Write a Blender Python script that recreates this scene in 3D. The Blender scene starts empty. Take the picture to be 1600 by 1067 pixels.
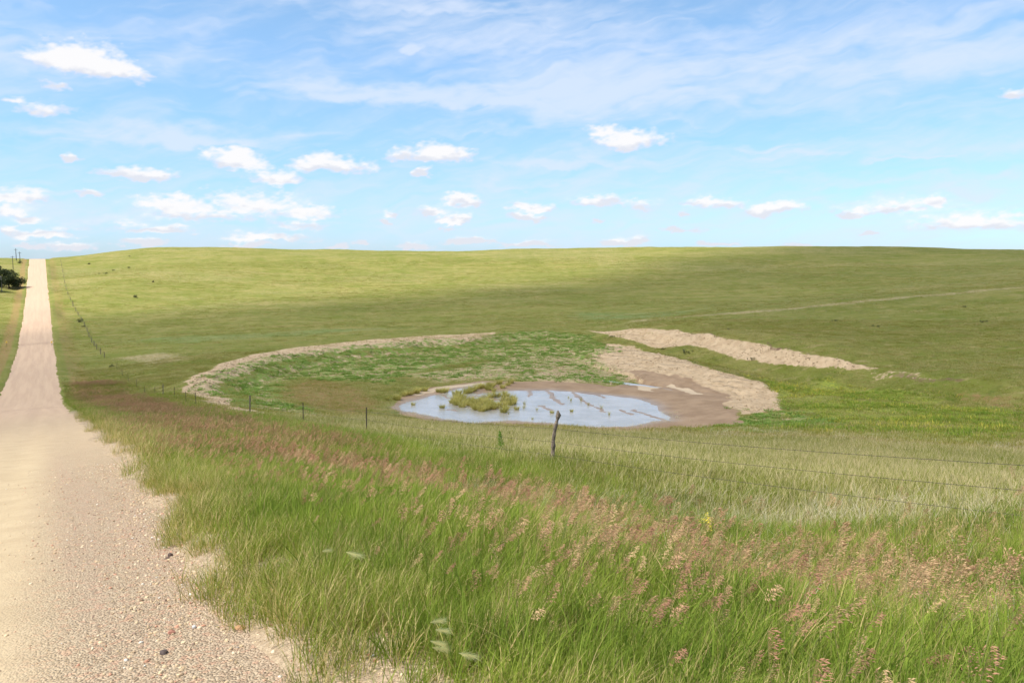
import bpy, math
import numpy as np
C = bpy.context
scene = C.scene
col = scene.collection
rng = np.random.default_rng(7)

# ------------------------------------------------------------------ camera
F = 1291.0            # focal length in photograph pixels (1600 wide)
EYE = 1.65
PITCH = math.atan(133.0 / F)
cam_d = bpy.data.cameras.new('camera')
cam_d.sensor_width = 36.0
cam_d.lens = F / 1600.0 * 36.0
cam_d.clip_start = 0.1
cam_d.clip_end = 30000.0
cam = bpy.data.objects.new('camera', cam_d)
cam.location = (0, 0, EYE)
cam.rotation_euler = (math.pi / 2 - PITCH, 0, 0)
col.objects.link(cam)
scene.camera = cam

# ------------------------------------------------------------------ exposure
scene.view_settings.view_transform = 'Standard'
scene.view_settings.look = 'None'
scene.view_settings.gamma = 1.0
scene.view_settings.exposure = 1.18
scene.view_settings.use_curve_mapping = False

# ------------------------------------------------------------------ sun
SUN_EL = math.radians(56)
SUN_AZ = math.radians(-115)      # compass angle from +Y towards +X
SDIR = np.array([math.sin(SUN_AZ) * math.cos(SUN_EL), math.cos(SUN_AZ) * math.cos(SUN_EL), math.sin(SUN_EL)])
sun_d = bpy.data.lights.new('sun', 'SUN')
sun_d.energy = 4.0
sun_d.angle = math.radians(0.6)
sun_d.color = (1.0, 0.955, 0.88)
sun = bpy.data.objects.new('sun', sun_d)
from mathutils import Vector
sun.rotation_euler = Vector(SDIR).to_track_quat('Z', 'Y').to_euler()
sun.location = (-60, -30, 80)
col.objects.link(sun)


def ray(px, py):
    """world direction of a photograph pixel"""
    u = np.asarray(px, float) - 800.0
    v = 533.5 - np.asarray(py, float)
    y = F * math.cos(PITCH) + v * math.sin(PITCH)
    z = -F * math.sin(PITCH) + v * math.cos(PITCH)
    return u, y, z


def azel(px, py):
    x, y, z = ray(px, py)
    return math.degrees(math.atan2(x, y)), math.degrees(math.atan2(z, math.hypot(x, y)))

# ------------------------------------------------------------------ node helper
class NT:
    def __init__(s, tree):
        s.t = tree; s.n = tree.nodes; s.l = tree.links
    def node(s, kind, **kw):
        n = s.n.new(kind)
        for k, v in kw.items(): setattr(n, k, v)
        return n
    def put(s, sock, v):
        if v is None: return
        if isinstance(v, bpy.types.NodeSocket): s.l.new(v, sock)
        else:
            if isinstance(v, (tuple, list)) and sock.type == 'RGBA' and len(v) == 3: v = (*v, 1)
            sock.default_value = v
    def math(s, op, a, b=None, c=None, clamp=False):
        n = s.node('ShaderNodeMath', operation=op, use_clamp=clamp)
        s.put(n.inputs[0], a); s.put(n.inputs[1], b); s.put(n.inputs[2], c)
        return n.outputs[0]
    def vmath(s, op, a, b=None, out=0):
        n = s.node('ShaderNodeVectorMath', operation=op)
        s.put(n.inputs[0], a); s.put(n.inputs[1], b)
        return n.outputs[out]
    def mix(s, f, a, b, mode='MIX'):
        n = s.node('ShaderNodeMix', data_type='RGBA', blend_type=mode)
        s.put(n.inputs[0], f); s.put(n.inputs[6], a); s.put(n.inputs[7], b)
        return n.outputs[2]
    def fmix(s, f, a, b):
        n = s.node('ShaderNodeMix', data_type='FLOAT')
        s.put(n.inputs[0], f); s.put(n.inputs[2], a); s.put(n.inputs[3], b)
        return n.outputs[0]
    def noise(s, vec, scale, detail=3, rough=0.55, out=0, dist=0.0):
        n = s.node('ShaderNodeTexNoise')
        s.put(n.inputs['Vector'], vec); n.inputs['Scale'].default_value = scale
        n.inputs['Detail'].default_value = detail; n.inputs['Roughness'].default_value = rough
        n.inputs['Distortion'].default_value = dist
        return n.outputs[out]
    def vor(s, vec, scale, feature='F1', out='Distance'):
        n = s.node('ShaderNodeTexVoronoi', feature=feature)
        s.put(n.inputs['Vector'], vec); n.inputs['Scale'].default_value = scale
        return n.outputs[out]
    def step(s, v, a, b, lo=0.0, hi=1.0):
        n = s.node('ShaderNodeMapRange', interpolation_type='SMOOTHSTEP')
        s.put(n.inputs[0], v); s.put(n.inputs[1], a); s.put(n.inputs[2], b)
        s.put(n.inputs[3], lo); s.put(n.inputs[4], hi)
        return n.outputs[0]
    def comb(s, x, y, z=0.0):
        n = s.node('ShaderNodeCombineXYZ')
        s.put(n.inputs[0], x); s.put(n.inputs[1], y); s.put(n.inputs[2], z)
        return n.outputs[0]
    def sep(s, v):
        n = s.node('ShaderNodeSeparateXYZ'); s.put(n.inputs[0], v)
        return n.outputs
    def attr(s, name, out='Fac'):
        return s.node('ShaderNodeAttribute', attribute_name=name).outputs[out]

# ------------------------------------------------------------------ sky
world = bpy.data.worlds.new('World')
scene.world = world
world.use_nodes = True
W = NT(world.node_tree)
W.n.clear()
sky = W.node('ShaderNodeTexSky', sky_type='NISHITA')
sky.sun_disc = False
sky.sun_elevation = SUN_EL
sky.sun_rotation = SUN_AZ
sky.altitude = 900
sky.air_density = 1.0
sky.dust_density = 0.6
sky.ozone_density = 2.0
SKY_STRENGTH = 0.085
SKY_TINT = (0.96, 1.07, 1.06)
SKY_LOW = (0.48, 0.66, 0.98)
tc = W.node('ShaderNodeTexCoord').outputs['Generated']
dz = W.sep(W.vmath('NORMALIZE', tc))[2]
tint = W.mix(W.step(dz, -0.05, 0.30), SKY_LOW, SKY_TINT)
skyc = W.mix(1.0, sky.outputs[0], tint, 'MULTIPLY')
bg = W.node('ShaderNodeBackground')
W.put(bg.inputs['Color'], skyc)
bg.inputs['Strength'].default_value = SKY_STRENGTH
W.put(W.node('ShaderNodeOutputWorld').inputs[0], bg.outputs[0])

# ------------------------------------------------------------------ numpy noise
def _h(ix, iy, seed):
    h = (ix.astype(np.int64) * 374761393 + iy.astype(np.int64) * 668265263 + seed * 1442695041) & 0xFFFFFFFF
    h = ((h ^ (h >> 13)) * 1274126177) & 0xFFFFFFFF
    return ((h ^ (h >> 16)) & 0xFFFFFF) / float(0xFFFFFF)

def vnoise(x, y, seed=0):
    x = np.asarray(x, float); y = np.asarray(y, float)
    ix = np.floor(x); iy = np.floor(y); fx = x - ix; fy = y - iy
    fx = fx * fx * (3 - 2 * fx); fy = fy * fy * (3 - 2 * fy)
    a = _h(ix, iy, seed); b = _h(ix + 1, iy, seed); c = _h(ix, iy + 1, seed); d = _h(ix + 1, iy + 1, seed)
    return (a * (1 - fx) + b * fx) * (1 - fy) + (c * (1 - fx) + d * fx) * fy

def fbm(x, y, seed=0, oct=4):
    v = 0; a = 0.5; t = 0
    for k in range(oct):
        v = v + a * vnoise(x * 2 ** k, y * 2 ** k, seed + k * 17); t += a; a *= 0.5
    return v / t - 0.5

def sstep(v, a, b):
    t = np.clip((v - a) / (b - a), 0, 1); return t * t * (3 - 2 * t)

# ------------------------------------------------------------------ terrain
rx_, ry_, _ = ray(66, 400)
RD = np.array([rx_, ry_]) / math.hypot(rx_, ry_)       # the road runs this way
RT = np.array([RD[1], -RD[0]])                          # to its right
ROAD_L, ROAD_R = -6.3, 1.28

def st(x, y):
    return x * RD[0] + y * RD[1], x * RT[0] + y * RT[1]

def xy(s, t):
    return s * RD[0] + t * RT[0], s * RD[1] + t * RT[1]

def by_depth(px, py, Y):
    a, b, c = ray(px, py); return (a / b * Y, Y, EYE + c / b * Y)

def by_drop(px, py, D):
    a, b, c = ray(px, py); Y = D / (-c / b); return (a / b * Y, Y, EYE - D)

# road profile against distance s
_pr = [(-60, 9.0), (-20, 3.0), (0, 0.0)]
for (Y, py) in [(17, None), (40, None), (60, None), (100, 633), (128, 604), (150, 583), (175, 563), (205, 541), (258, 503), (333, 461), (400, 431), (450, 411), (480, 404)]:
    s = Y / RD[1]
    if py is None: z = -0.1625 * Y
    else: z = by_depth(60, py, Y)[2]
    _pr.append((s, z))
_pr += [(600, _pr[-1][1] - 1.2), (700, -12), (900, -34), (3000, -45)]
_pr = np.array(_pr)
_ps = np.linspace(-60, 1200, 2521)
_pz = np.interp(_ps, _pr[:, 0], _pr[:, 1])
_k = np.exp(-np.linspace(-2.2, 2.2, 49) ** 2); _k /= _k.sum()
_pzs = np.convolve(np.pad(_pz, 24, mode='edge'), _k, 'valid')
_k2 = np.exp(-np.linspace(-2.2, 2.2, 121) ** 2); _k2 /= _k2.sum()
_pz2 = np.convolve(np.pad(_pz, 60, mode='edge'), _k2, 'valid')
def road_z(s):
    w = sstep(s, 60, 120)
    return np.interp(s, _ps, _pzs) * (1 - w) + np.interp(s, _ps, _pz2) * w

cp = []
for s in (-40, -20, -8, 0, 8, 20, 35, 55, 75, 100, 125, 150, 180, 210, 250, 300, 350, 400, 450, 500, 550):
    z = float(road_z(np.array(float(s))))
    for t, dz_ in ((-9, -0.5), (-2.4, 0), (4, -0.45)):
        if t == -9 and s > 60: t = -12
        X, Y = xy(s, t); cp.append((X, Y, z + dz_))
    for t, dz_ in ((-45, -2.0 if s < 200 else 1.5), (-140, -3 if s < 200 else -3)):
        X, Y = xy(s, t); cp.append((X, Y, z + dz_))
# fence line
for px, py, Y in [(860, 722, 20.7), (1600, 834, 10.6), (573, 678, 32.5), (475, 662, 41.0), (392, 648, 51.0), (309, 636, 68.5), (276, 627, 79.0), (246, 617, 92.0), (206, 604, 120.0)]:
    cp.append(by_depth(px, py, Y))
# foreground slope
for px, py, Y in [(1600, 1067, 5.0), (1100, 900, 9.0), (1100, 1067, 5.3), (700, 1067, 4.7), (800, 800, 13.5), (1300, 800, 13.5), (600, 740, 20.0), (1600, 950, 7.0)]:
    a = by_depth(px, py, Y)
    cp.append((a[0], a[1], a[2] - (0.12 if Y < 5.5 else 0.30)))
# slope under the fence down to the valley floor
for px, py, Y in [(1600, 700, 45), (1300, 690, 45), (1000, 690, 42), (860, 684, 42), (1600, 760, 22), (1200, 742, 24), (860, 670, 70), (1100, 668, 70),
                  (1350, 665, 70), (1600, 668, 66), (650, 668, 66), (500, 657, 66), (400, 640, 78)]:
    cp.append(by_depth(px, py, Y))
# valley floor, hill foot, hill, sky line
for px, py, D in [(620, 655, 17.3), (760, 672, 17.3), (950, 674, 17.3), (1060, 672, 17.2), (600, 620, 17.3), (760, 590, 17.3), (900, 600, 17.3), (1060, 620, 17.3),
                  (1100, 650, 17.2), (1300, 620, 16.9), (1500, 640, 16.4), (1600, 645, 16.0), (1250, 582, 17.0), (1370, 592, 16.8), (1500, 615, 16.6), (1100, 568, 17.1), (1000, 545, 17.2),
                  (480, 600, 17.4), (560, 570, 17.5), (700, 555, 17.4), (850, 540, 17.3), (930, 527, 17.2), (400, 610, 17.4),
                  (250, 590, 19.6), (250, 560, 20.3), (180, 575, 20.6), (130, 585, 20.9), (400, 535, 20.0), (600, 520, 19.2), (800, 510, 18.0), (930, 508, 17.2), (300, 545, 20.4),
                  (240, 530, 20.6), (500, 512, 19.8), (1020, 491, 16.2), (700, 510, 18.6)]:
    cp.append(by_drop(px, py, D))
for px, py, D in [(1000, 513, 14.9), (1100, 523, 13.7), (1200, 540, 14.2), (1300, 560, 15.0), (1400, 583, 15.9), (1500, 598, 15.6), (1600, 606, 15.4)]:
    cp.append(by_drop(px, py, D))
for px, py, Y in [(1100, 493, 178), (1250, 482, 184), (1250, 515, 150), (1450, 530, 135), (1400, 467, 192), (1600, 450, 196), (1600, 530, 130), (1600, 490, 160), (1450, 565, 118),
                  (240, 460, 330), (240, 425, 400), (500, 460, 330), (500, 420, 430), (800, 460, 320), (800, 420, 430), (1100, 450, 330), (1100, 415, 430),
                  (1400, 461, 250), (1400, 435, 350), (1600, 447, 240), (1600, 425, 350), (1250, 470, 260), (1400, 405, 450), (1600, 405, 440), (140, 460, 320), (150, 430, 390), (170, 500, 255),
                  (90, 404, 480), (140, 398, 490), (240, 387, 505), (420, 389, 520), (560, 391, 530), (680, 393, 540), (850, 388, 540), (1000, 386, 540), (1200, 385, 540), (1400, 386, 535), (1600, 391, 520),
                  (1900, 400, 420), (1900, 440, 200), (1900, 600, 100), (1900, 700, 45), (1900, 1067, 5), (1900, 800, 20),
                  (0, 409, 600), (-200, 409, 600), (20, 430, 400), (0, 451, 340), (-200, 455, 330), (-200, 520, 200), (-100, 600, 110)]:
    cp.append(by_depth(px, py, Y))
for px in (-300, 0, 240, 560, 850, 1200, 1600, 2000):
    for Y, z in ((620, 0), (720, -8), (1000, -35)):
        a, b, c = ray(px, 400); cp.append((a / b * Y, Y, z))
for a in np.radians([70, 100, 140, 180, 220, 260, 290]):
    for r, z in ((60, 2.0), (250, 3.0), (800, -10.0)):
        d = np.array([math.sin(a), math.cos(a)]) * r
        s_, t_ = st(*d)
        zz = z if r > 60 else float(road_z(np.array(np.clip(s_, -60, 20)))) - (0.1 * t_ if t_ > 0 else 0)
        cp.append((d[0], d[1], zz if r == 60 else z))
cp = np.array(cp)
_K = 0.01
def _phi(d2):
    return 0.5 * d2 * np.log(d2 + 1e-9)
_c = cp[:, :2] * _K
_d2 = ((_c[:, None] - _c[None]) ** 2).sum(-1)
_n = len(cp)
_A = np.zeros((_n + 3, _n + 3)); _A[:_n, :_n] = _phi(_d2) + np.eye(_n) * 4e-5
_A[:_n, _n] = 1; _A[:_n, _n + 1:] = _c; _A[_n, :_n] = 1; _A[_n + 1:, :_n] = _c.T
_w = np.linalg.solve(_A, np.concatenate([cp[:, 2], [0, 0, 0]]))

def tps(x, y):
    x = np.asarray(x, float).ravel(); y = np.asarray(y, float).ravel()
    out = np.empty(len(x))
    for i in range(0, len(x), 20000):
        p = np.stack([x[i:i + 20000], y[i:i + 20000]], 1) * _K
        d2 = ((p[:, None, 0] - _c[None, :, 0]) ** 2 + (p[:, None, 1] - _c[None, :, 1]) ** 2)
        out[i:i + 20000] = _phi(d2) @ _w[:_n] + _w[_n] + p @ _w[_n + 1:]
    return out

def seg_dist(x, y, pts, vals=None):
    """distance to a polyline and the value interpolated along it"""
    best = np.full(x.shape, 1e9); val = np.zeros(x.shape); along = np.zeros(x.shape); acc = 0
    for i in range(len(pts) - 1):
        ax, ay = pts[i][:2]; bx, by = pts[i + 1][:2]
        L2 = (bx - ax) ** 2 + (by - ay) ** 2
        t = np.clip(((x - ax) * (bx - ax) + (y - ay) * (by - ay)) / L2, 0, 1)
        d = np.hypot(x - ax - t * (bx - ax), y - ay - t * (by - ay))
        m = d < best
        best = np.where(m, d, best); along = np.where(m, acc + t * math.sqrt(L2), along)
        if vals is not None: val = np.where(m, vals[i] * (1 - t) + vals[i + 1] * t, val)
        acc += math.sqrt(L2)
    return best, val, along

def poly_sd(x, y, pts):
    """signed distance to a polygon, positive inside"""
    ins = np.zeros(x.shape, bool); n = len(pts)
    for i in range(n):
        ax, ay = pts[i][:2]; bx, by = pts[(i + 1) % n][:2]
        c = ((ay > y) != (by > y)) & (x < (bx - ax) * (y - ay) / ((by - ay) + 1e-12) + ax)
        ins ^= c
    d, _, _ = seg_dist(x, y, list(pts) + [pts[0]])
    return np.where(ins, d, -d)

WATER_D = 17.5
WATER_Z = EYE - WATER_D
berm = [by_drop(*p) for p in [(305, 612, 17.0), (300, 603, 16.4), (325, 585, 16.0), (370, 567, 15.8), (440, 551, 15.8), (520, 541, 15.7), (600, 533, 15.7), (700, 527, 15.9), (775, 522, 16.8)]]
lip = [by_drop(*p) for p in [(300, 606, 16.8), (340, 627, 16.7), (400, 643, 16.6), (470, 652, 16.7), (560, 661, 16.9), (640, 664, 17.2)]]
pond = [by_drop(px, py, WATER_D) for px, py in [(622, 636), (634, 628), (652, 624), (672, 619), (690, 616), (715, 608), (740, 604), (757, 600), (752, 606), (735, 610), (745, 616), (770, 613), (795, 611),
        (860, 610), (905, 614), (950, 618), (985, 621), (1010, 626), (1026, 634), (1026, 640), (1042, 650), (1046, 656), (1018, 659), (975, 668), (930, 667), (880, 663), (840, 659), (800, 657), (735, 660), (690, 654), (650, 645), (625, 642)]]
cut = [by_drop(*p) for p in [(915, 519, 16.6), (1000, 513, 14.9), (1100, 523, 13.7), (1200, 540, 14.2), (1300, 560, 15.0), (1370, 576, 15.8), (1440, 590, 16.0), (1520, 600, 15.8), (1620, 607, 15.5)]]
ramp = [by_drop(*p) for p in [(955, 541, 16.2), (1000, 548, 15.9), (1060, 560, 15.8), (1120, 577, 15.9), (1170, 592, 16.1), (1205, 604, 16.4), (1212, 622, 16.8), (1200, 642, 17.1)]]
fingers = [[by_drop(a, b, WATER_D) for a, b in f] for f in
           [[(852, 606), (866, 622), (878, 632)], [(880, 600), (905, 622), (930, 636), (948, 644)], [(972, 640), (985, 648)], [(990, 640), (1010, 648), (1040, 657)], [(826, 608), (829, 620)],
            [(845, 634), (862, 641)], [(925, 614), (948, 622)], [(690, 617), (700, 622), (715, 620)], [(700, 640), (712, 642)], [(716, 622), (755, 618), (790, 628), (775, 640)]]]

def height(x, y):
    shp = np.shape(x)
    x = np.asarray(x, float).ravel(); y = np.asarray(y, float).ravel()
    s, t = st(x, y)
    z = tps(x, y)
    r = np.hypot(x, y)
    far = sstep(r, 1000, 1600)
    z = z * (1 - far) + (-38.0) * far
    # gentle lumps everywhere off the road
    z = z + fbm(x * 0.035, y * 0.035, 3, 3) * 1.4 * sstep(r, 60, 260)
    z = z + fbm(x * 0.16, y * 0.16, 5, 3) * 0.45 * sstep(r, 15, 80) + fbm(x * 0.9, y * 0.9, 6, 3) * 0.10
    near = (r < 330) & (y > 50)
    if near.any():
        X = x[near]; Yy = y[near]; Z = z[near]
        wx = X + fbm(X * .2, Yy * .2, 21, 3) * 2; wy = Yy + fbm(X * .2, Yy * .2, 31, 3) * 2
        # spoil ridge round the far and left side of the basin
        d, v, al = seg_dist(wx, wy, berm, [p[2] for p in berm])
        rdg = v - .25 - 0.34 * np.maximum(0, d - 1.3) + fbm(X * .8, Yy * .8, 41, 3) * 0.35
        Z = np.maximum(Z, np.where(d < 12, rdg, -99))
        d, v, al = seg_dist(wx, wy, lip, [p[2] for p in lip])
        rdg = v - 0.22 * np.maximum(0, d - 0.7) + fbm(X * .8, Yy * .8, 42, 2) * 0.15
        Z = np.maximum(Z, np.where(d < 8, rdg, -99))
        # cut bank: the ground in front of the edge drops steeply
        d, v, al = seg_dist(wx, wy, cut, [p[2] for p in cut])
        front = sstep(-poly_sd(X, Yy, [(p[0], p[1]) for p in cut] + [(900, 140), (900, 900), (-100, 900), (cut[0][0], 400)]), -0.3, 0.3)
        amp = np.interp(al, [0, 10, 30, 60, 90], [0.0, .6, .95, .75, 0.35])
        Z = Z - front * amp * np.clip(d / 1.6, 0, 1) * (1 - sstep(d, 7, 16))
        Z = Z + sstep(d, .5, 2.5) * (1 - sstep(d, 5, 12)) * front * fbm(X * 1.5, Yy * 1.5, 43, 3) * 0.25
        # ridge of pushed sand beside the pond
        d, v, al = seg_dist(X + fbm(X * .3, Yy * .3, 51, 2) * 1.5, Yy, ramp, [p[2] for p in ramp])
        rdg = v - .25 - 0.20 * np.maximum(0, d - 1.0) + fbm(X * .9, Yy * .9, 44, 3) * 0.28
        rdg = rdg + .075 * np.sin(d * 4.3 + 2.5 * fbm(X * .12, Yy * .12, 45, 2)) * sstep(fbm(X * .25, Yy * .25, 46, 2), -.15, .1)
        Z = np.maximum(Z, np.where(d < 9, rdg, -99))
        # pond bed
        sd = poly_sd(X + fbm(X * .5, Yy * .5, 61, 3) * 1.2, Yy + fbm(X * .5, Yy * .5, 71, 3) * 1.4, [(p[0], p[1]) for p in pond])
        flat = sstep(-sd, 0.0, 14.0)
        shore = WATER_Z + 0.035 * np.maximum(-sd, 0) + 0.0
        Z = np.where(sd < 0, Z * flat + np.minimum(shore + 0.02 * np.maximum(-sd, 0), WATER_Z + 0.6) * (1 - flat), WATER_Z - np.minimum(0.10 * sd, 0.5))
        fd = np.full(X.shape, 99.0)
        for f in fingers:
            dd, _, _ = seg_dist(X + fbm(X * .8, Yy * .8, 81, 2) * .8, Yy, [(p[0], p[1]) for p in f]); fd = np.minimum(fd, dd)
        Z = np.where((fd < 2.5) & (sd > -0.5), np.maximum(Z, WATER_Z + 0.035 - 0.13 * fd + fbm(X * 2, Yy * 2, 91, 2) * 0.07), Z)
        z[near] = Z
    # road bed
    zr = road_z(s)
    e = np.maximum(t - ROAD_R, ROAD_L - t)          # distance beyond the road edge
    wob = fbm(x * 0.8, y * 0.8, 11, 3) * 0.9 + fbm(s * 0.12, t * 0.3, 12, 2) * 0.5
    e2 = e + wob * sstep(e, -1.2, 0.2)
    w = sstep(e2, 0.0, 5.0)
    z = np.where(s < 1150, zr * (1 - w) + z * w, z)
    sink = 0.05 + 0.0006 * np.clip(s, 0, 700)
    z = z - np.where(s < 1150, (1 - sstep(e2, -0.25, 0.25)) * sink, 0) + np.where(s < 1150, sstep(e2, -.2, .3) * (1 - sstep(e2, .3, 2.0)) * 0.03, 0)
    return z.reshape(shp)

_YY = np.concatenate([np.arange(2.0, 60, 0.2), np.arange(60, 260, 0.4), np.arange(260, 800, 1.2)])
def hit(px, py):
    a, b, c = ray(px, py)
    X = a / b * _YY; Z = EYE + c / b * _YY
    d = Z - height(X, _YY)
    k = np.where(d < 0)[0]
    if len(k) == 0: i = len(_YY) - 1; Y = 545.0
    else:
        i = max(k[0], 1); f = d[i - 1] / (d[i - 1] - d[i]); Y = _YY[i - 1] + f * (_YY[i] - _YY[i - 1])
    X = a / b * Y
    return float(X), float(Y)

def ground(x, y):
    return float(height(np.array([x]), np.array([y]))[0])

def W2(pts):
    return [hit(*p) for p in pts]

# ------------------------------------------------------------------ mesh helpers
def mesh_obj(name, verts, faces, mat=None, parent=None, smooth=True, link=True):
    me = bpy.data.meshes.new(name)
    me.from_pydata([tuple(map(float, v)) for v in verts], [], [tuple(map(int, f)) for f in faces])
    if smooth: me.polygons.foreach_set('use_smooth', [True] * len(me.polygons))
    if mat: me.materials.append(mat)
    me.update()
    o = bpy.data.objects.new(name, me)
    if link: col.objects.link(o)
    if parent: o.parent = parent
    return o

def grid_mesh(name, V, nr, nc, mat, wrap=False):
    """V is (nr*nc,3), quads between rows and columns"""
    me = bpy.data.meshes.new(name)
    me.vertices.add(len(V)); me.vertices.foreach_set('co', V.astype(np.float32).ravel())
    i = np.arange(nr - 1)[:, None]; j = np.arange(nc if wrap else nc - 1)[None]
    a = i * nc + j; b = i * nc + (j + 1) % nc; c = (i + 1) * nc + (j + 1) % nc; d = (i + 1) * nc + j
    q = np.stack([a + 0 * b, b + 0 * a, c, d], -1).reshape(-1, 4)
    me.loops.add(len(q) * 4); me.loops.foreach_set('vertex_index', q.ravel().astype(np.int32))
    me.polygons.add(len(q)); me.polygons.foreach_set('loop_start', np.arange(0, len(q) * 4, 4, dtype=np.int32))
    me.polygons.foreach_set('use_smooth', np.ones(len(q), bool))
    me.update(calc_edges=True)
    me.materials.append(mat)
    o = bpy.data.objects.new(name, me); col.objects.link(o)
    return o

def put_attr(o, name, arr):
    at = o.data.attributes.new(name, 'FLOAT', 'POINT'); at.data.foreach_set('value', np.asarray(arr, np.float32).ravel())

def tag(o, label=None, cat=None, group=None, kind=None):
    if label: o['label'] = label
    if cat: o['category'] = cat
    if group: o['group'] = group
    if kind: o['kind'] = kind
    return o

def material(name):
    m = bpy.data.materials.new(name); m.use_nodes = True
    T = NT(m.node_tree); T.n.clear()
    out = T.node('ShaderNodeOutputMaterial')
    return m, T, out

def simple(name, colr, rough=0.8, bump=0.0, bscale=40, vary=0.25, spec=0.3, colr2=None):
    m, T, out = material(name)
    pos = T.node('ShaderNodeTexCoord').outputs['Object']
    n = T.noise(pos, bscale, 4)
    c2 = colr2 or tuple(v * (1 - vary) for v in colr)
    c = T.mix(T.step(n, .35, .65), c2, colr)
    p = T.node('ShaderNodeBsdfPrincipled'); T.put(p.inputs['Base Color'], c)
    p.inputs['Roughness'].default_value = rough; p.inputs['Specular IOR Level'].default_value = spec
    if bump:
        b = T.node('ShaderNodeBump'); b.inputs['Strength'].default_value = 1.0; b.inputs['Distance'].default_value = bump
        T.put(b.inputs['Height'], n); T.put(p.inputs['Normal'], b.outputs[0])
    T.put(out.inputs[0], p.outputs[0])
    return m

# ------------------------------------------------------------------ clouds, on a thin shell far outside everything
# px, py, half width, half height, weight (photo pixels, 22.5 px per degree)
cumulus = [(120, 85, 62, 34, 1), (172, 103, 50, 24, 1), (88, 135, 26, 10, .6), (66, 170, 48, 13, .6), (8, 155, 16, 9, .7),
    (366, 243, 44, 27, 1), (215, 267, 52, 17, 1), (430, 274, 48, 18, .9), (515, 254, 64, 20, 1), (685, 238, 58, 22, 1), (625, 243, 40, 12, .5),
    (109, 246, 14, 8, .8), (145, 304, 22, 10, .9), (30, 306, 55, 20, .8), (20, 328, 28, 14, .8), (40, 341, 30, 9, .9), (5, 357, 12, 7, .8),
    (270, 318, 75, 18, .95), (400, 312, 90, 26, .8), (470, 325, 60, 22, .75), (320, 332, 130, 16, .6), (480, 348, 55, 14, .6), (120, 352, 70, 9, .45), (190, 345, 34, 9, .5), (410, 368, 70, 8, .45), (250, 356, 60, 8, .7), (60, 362, 50, 8, .7),
    (982, 216, 68, 24, 1), (950, 205, 36, 16, .8), (712, 311, 36, 17, 1), (708, 342, 26, 9, .9), (675, 328, 24, 10, .6), (660, 272, 14, 8, .6),
    (590, 346, 16, 7, 1), (604, 333, 18, 7, .6), (830, 321, 46, 14, .9), (824, 337, 27, 8, 1), (935, 311, 50, 14, .8), (1000, 318, 42, 12, .35),
    (1100, 311, 36, 13, 1), (1135, 318, 40, 10, .4), (1075, 334, 16, 6, .8), (1210, 325, 38, 12, .9), (1462, 316, 19, 11, 1), (1330, 334, 17, 7, .9),
    (1390, 322, 95, 17, .7), (1530, 343, 110, 19, .8), (1525, 350, 30, 6, .9), (1352, 362, 9, 5, .7), (1070, 359, 40, 5, .5), (980, 375, 38, 7, .8),
    (830, 378, 50, 6, .8), (740, 379, 50, 6, .7), (650, 382, 36, 6, .7), (520, 384, 22, 5, .8), (385, 381, 50, 6, .6), (116, 383, 36, 7, .5), (40, 381, 30, 5, .6),
    (230, 378, 40, 6, .5), (570, 378, 30, 4, .5), (1120, 381, 30, 4, .5), (1250, 381, 40, 4, .4), (1588, 146, 26, 9, .5), (700, 355, 16, 5, .5), (930, 341, 10, 5, .5)]
veilp = [(560, 140, 220, 26, .7), (760, 142, 260, 36, .95), (940, 100, 330, 110, .85), (820, 40, 330, 60, .6), (700, 10, 320, 26, .55), (1180, 75, 330, 70, .5),
    (1450, 60, 360, 90, .55), (1500, 210, 320, 55, .5), (300, 205, 170, 26, .75), (230, 190, 90, 20, .6), (390, 220, 80, 12, .5), (1210, 228, 100, 10, .6), (1290, 240, 120, 14, .55), (1180, 248, 90, 10, .5),
    (1420, 247, 90, 12, .7), (860, 249, 150, 20, .8), (830, 285, 220, 18, .5), (1340, 280, 200, 22, .5), (1520, 290, 170, 26, .6), (1350, 312, 160, 22, .6), (640, 76, 34, 14, .8), (1070, 185, 80, 18, .45),
    (30, 75, 130, 60, .5), (270, 75, 150, 60, .4), (60, 205, 120, 20, .45), (740, 200, 150, 20, .45), (160, 330, 200, 26, .5), (100, 120, 240, 90, .25), (1000, 235, 900, 260, .34), (1560, 345, 180, 22, .6), (740, 70, 500, 160, .25), (1300, 110, 420, 110, .38)]

def puffs(P0, P1, lst):
    acc = np.full(P0.shape, -1.0)
    for (px, py, rx, ry, w) in lst:
        a, e = azel(px, py)
        if lst is cumulus and ry < (13 if px > 500 else 9): w = min(1.1, w + (.5 if py > 366 else .28)); rx *= 1.05; ry *= 1.3
        qx = (P0 - a) / (rx * 0.0444 * 1.22); qy = (P1 - (e - ry * 0.0444 * 0.35)) / (ry * 0.0444 * 1.22)
        qy = np.where(qy < 0, qy * 2.1, qy)
        acc = np.maximum(acc, (1 - np.hypot(qx, qy)) * w)
    return acc

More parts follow.
